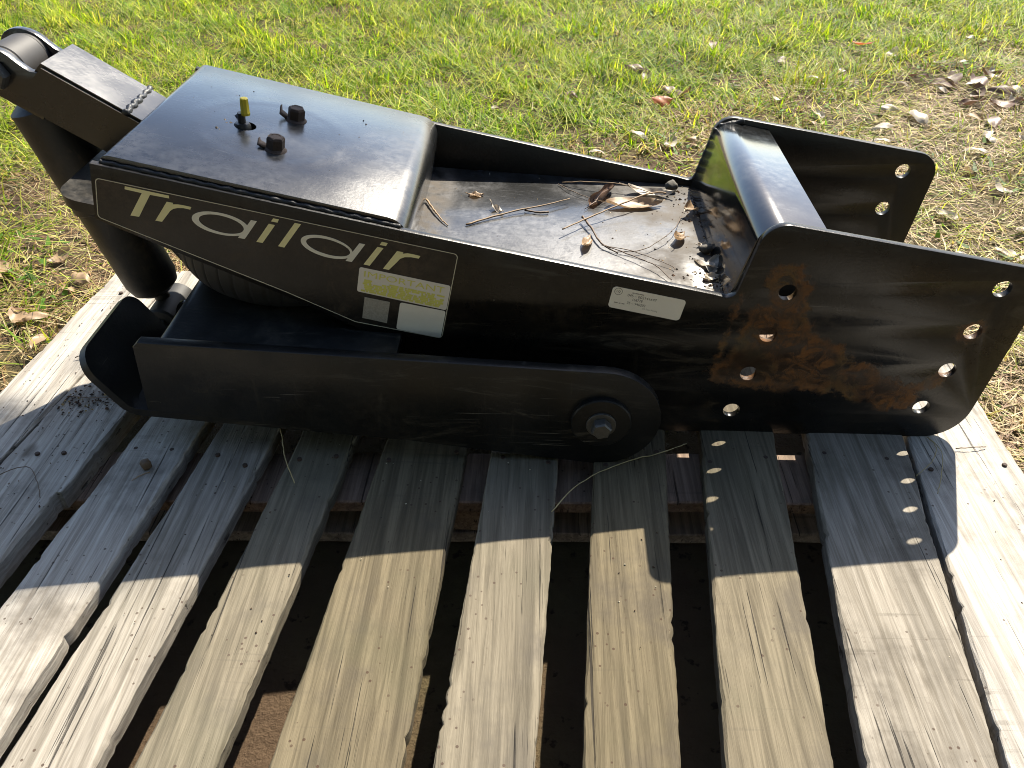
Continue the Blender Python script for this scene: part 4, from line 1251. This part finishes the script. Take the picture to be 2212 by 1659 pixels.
# ------------------------------------------------------------------ trees standing behind the viewer (they shade and warm the near side)
def woodland():
    q = np.random.default_rng(8)
    C, S = [], []
    for x, y, h, r in ((-5.2, -4.2, 6.5, 2.6), (-2.2, -6.0, 8.0, 2.9), (.9, -6.4, 8.5, 3.0), (4.0, -5.6, 7.5, 2.8), (6.4, -3.6, 6.5, 2.5), (-7.5, -7.5, 9.0, 3.2), (8.2, -7.4, 9.0, 3.2)):
        n = 1700
        d = q.standard_normal((n, 3)); d /= np.linalg.norm(d, axis=1)[:, None]
        rad = q.random(n) ** .4
        p = d * rad[:, None] * np.array([r, r, h * .46]) + np.array([x, y, h * .52])
        C.append(p); S.append(q.uniform(.12, .26, n))
    # a bough reaching over: its few leaf sprays dapple the housing top and the left slats
    for t, k, sp, L in (((.21, .10, .36), 34, .05, 6.2), ((.30, .07, .34), 30, .045, 6.3), ((.27, .20, .345), 30, .05, 6.1), ((.19, .24, .36), 22, .05, 6.2), ((.355, .17, .33), 16, .04, 6.2), ((.34, .27, .335), 10, .04, 6.4), ((.40, .12, .32), 7, .03, 6.0), ((.44, .27, .31), 5, .03, 6.3), ((-.055, -.06, 0), 8, .03, 6.3), ((-.105, .03, 0), 7, .03, 6.5), ((-.03, .12, 0), 4, .03, 6.2), ((-.02, -.16, 0), 8, .04, 6.1), ((-.42, .92, -.1), 34, .10, 6.5), ((-.60, .80, -.1), 26, .10, 6.5), ((1.05, 1.80, -.1), 22, .12, 6.5), ((1.30, 2.05, -.1), 22, .13, 6.6), ((.72, 1.55, -.1), 16, .09, 6.5), ((1.95, 1.78, -.1), 22, .12, 6.4), ((.2, 2.5, -.1), 18, .14, 6.6)):
        p = np.array(t) + np.array(SUN) * L + q.standard_normal((k, 3)) * sp
        C.append(p); S.append(q.uniform(.018, .032, k))
    C = np.concatenate(C); S = np.concatenate(S)[:, None]; n = len(C)
    a = q.standard_normal((n, 3)); a /= np.linalg.norm(a, axis=1)[:, None]
    b = np.cross(a, q.standard_normal((n, 3))); b /= np.linalg.norm(b, axis=1)[:, None]
    V = np.stack([C - a * S * 1.5, C - b * S * .7, C + a * S * 1.5, C + b * S * .7], 1).reshape(-1, 3)
    F = np.arange(n * 4).reshape(n, 4)
    me = bpy.data.meshes.new("woodland"); me.from_pydata(V.tolist(), [], F.tolist())
    at = me.color_attributes.new("tint", 'FLOAT_COLOR', 'POINT')
    base = np.array([[.055, .085, .022], [.085, .105, .03], [.12, .10, .04], [.04, .06, .018]])
    c = np.ones((n, 4, 4), dtype=np.float32); c[:, :, :3] = base[q.choice(4, n)][:, None, :]
    at.data.foreach_set("color", c.ravel())
    tag(link("woodland", me, foliage("tree_leaves", .3)), "leafy trees standing round the lawn behind the viewer", None, None, "stuff")
woodland()
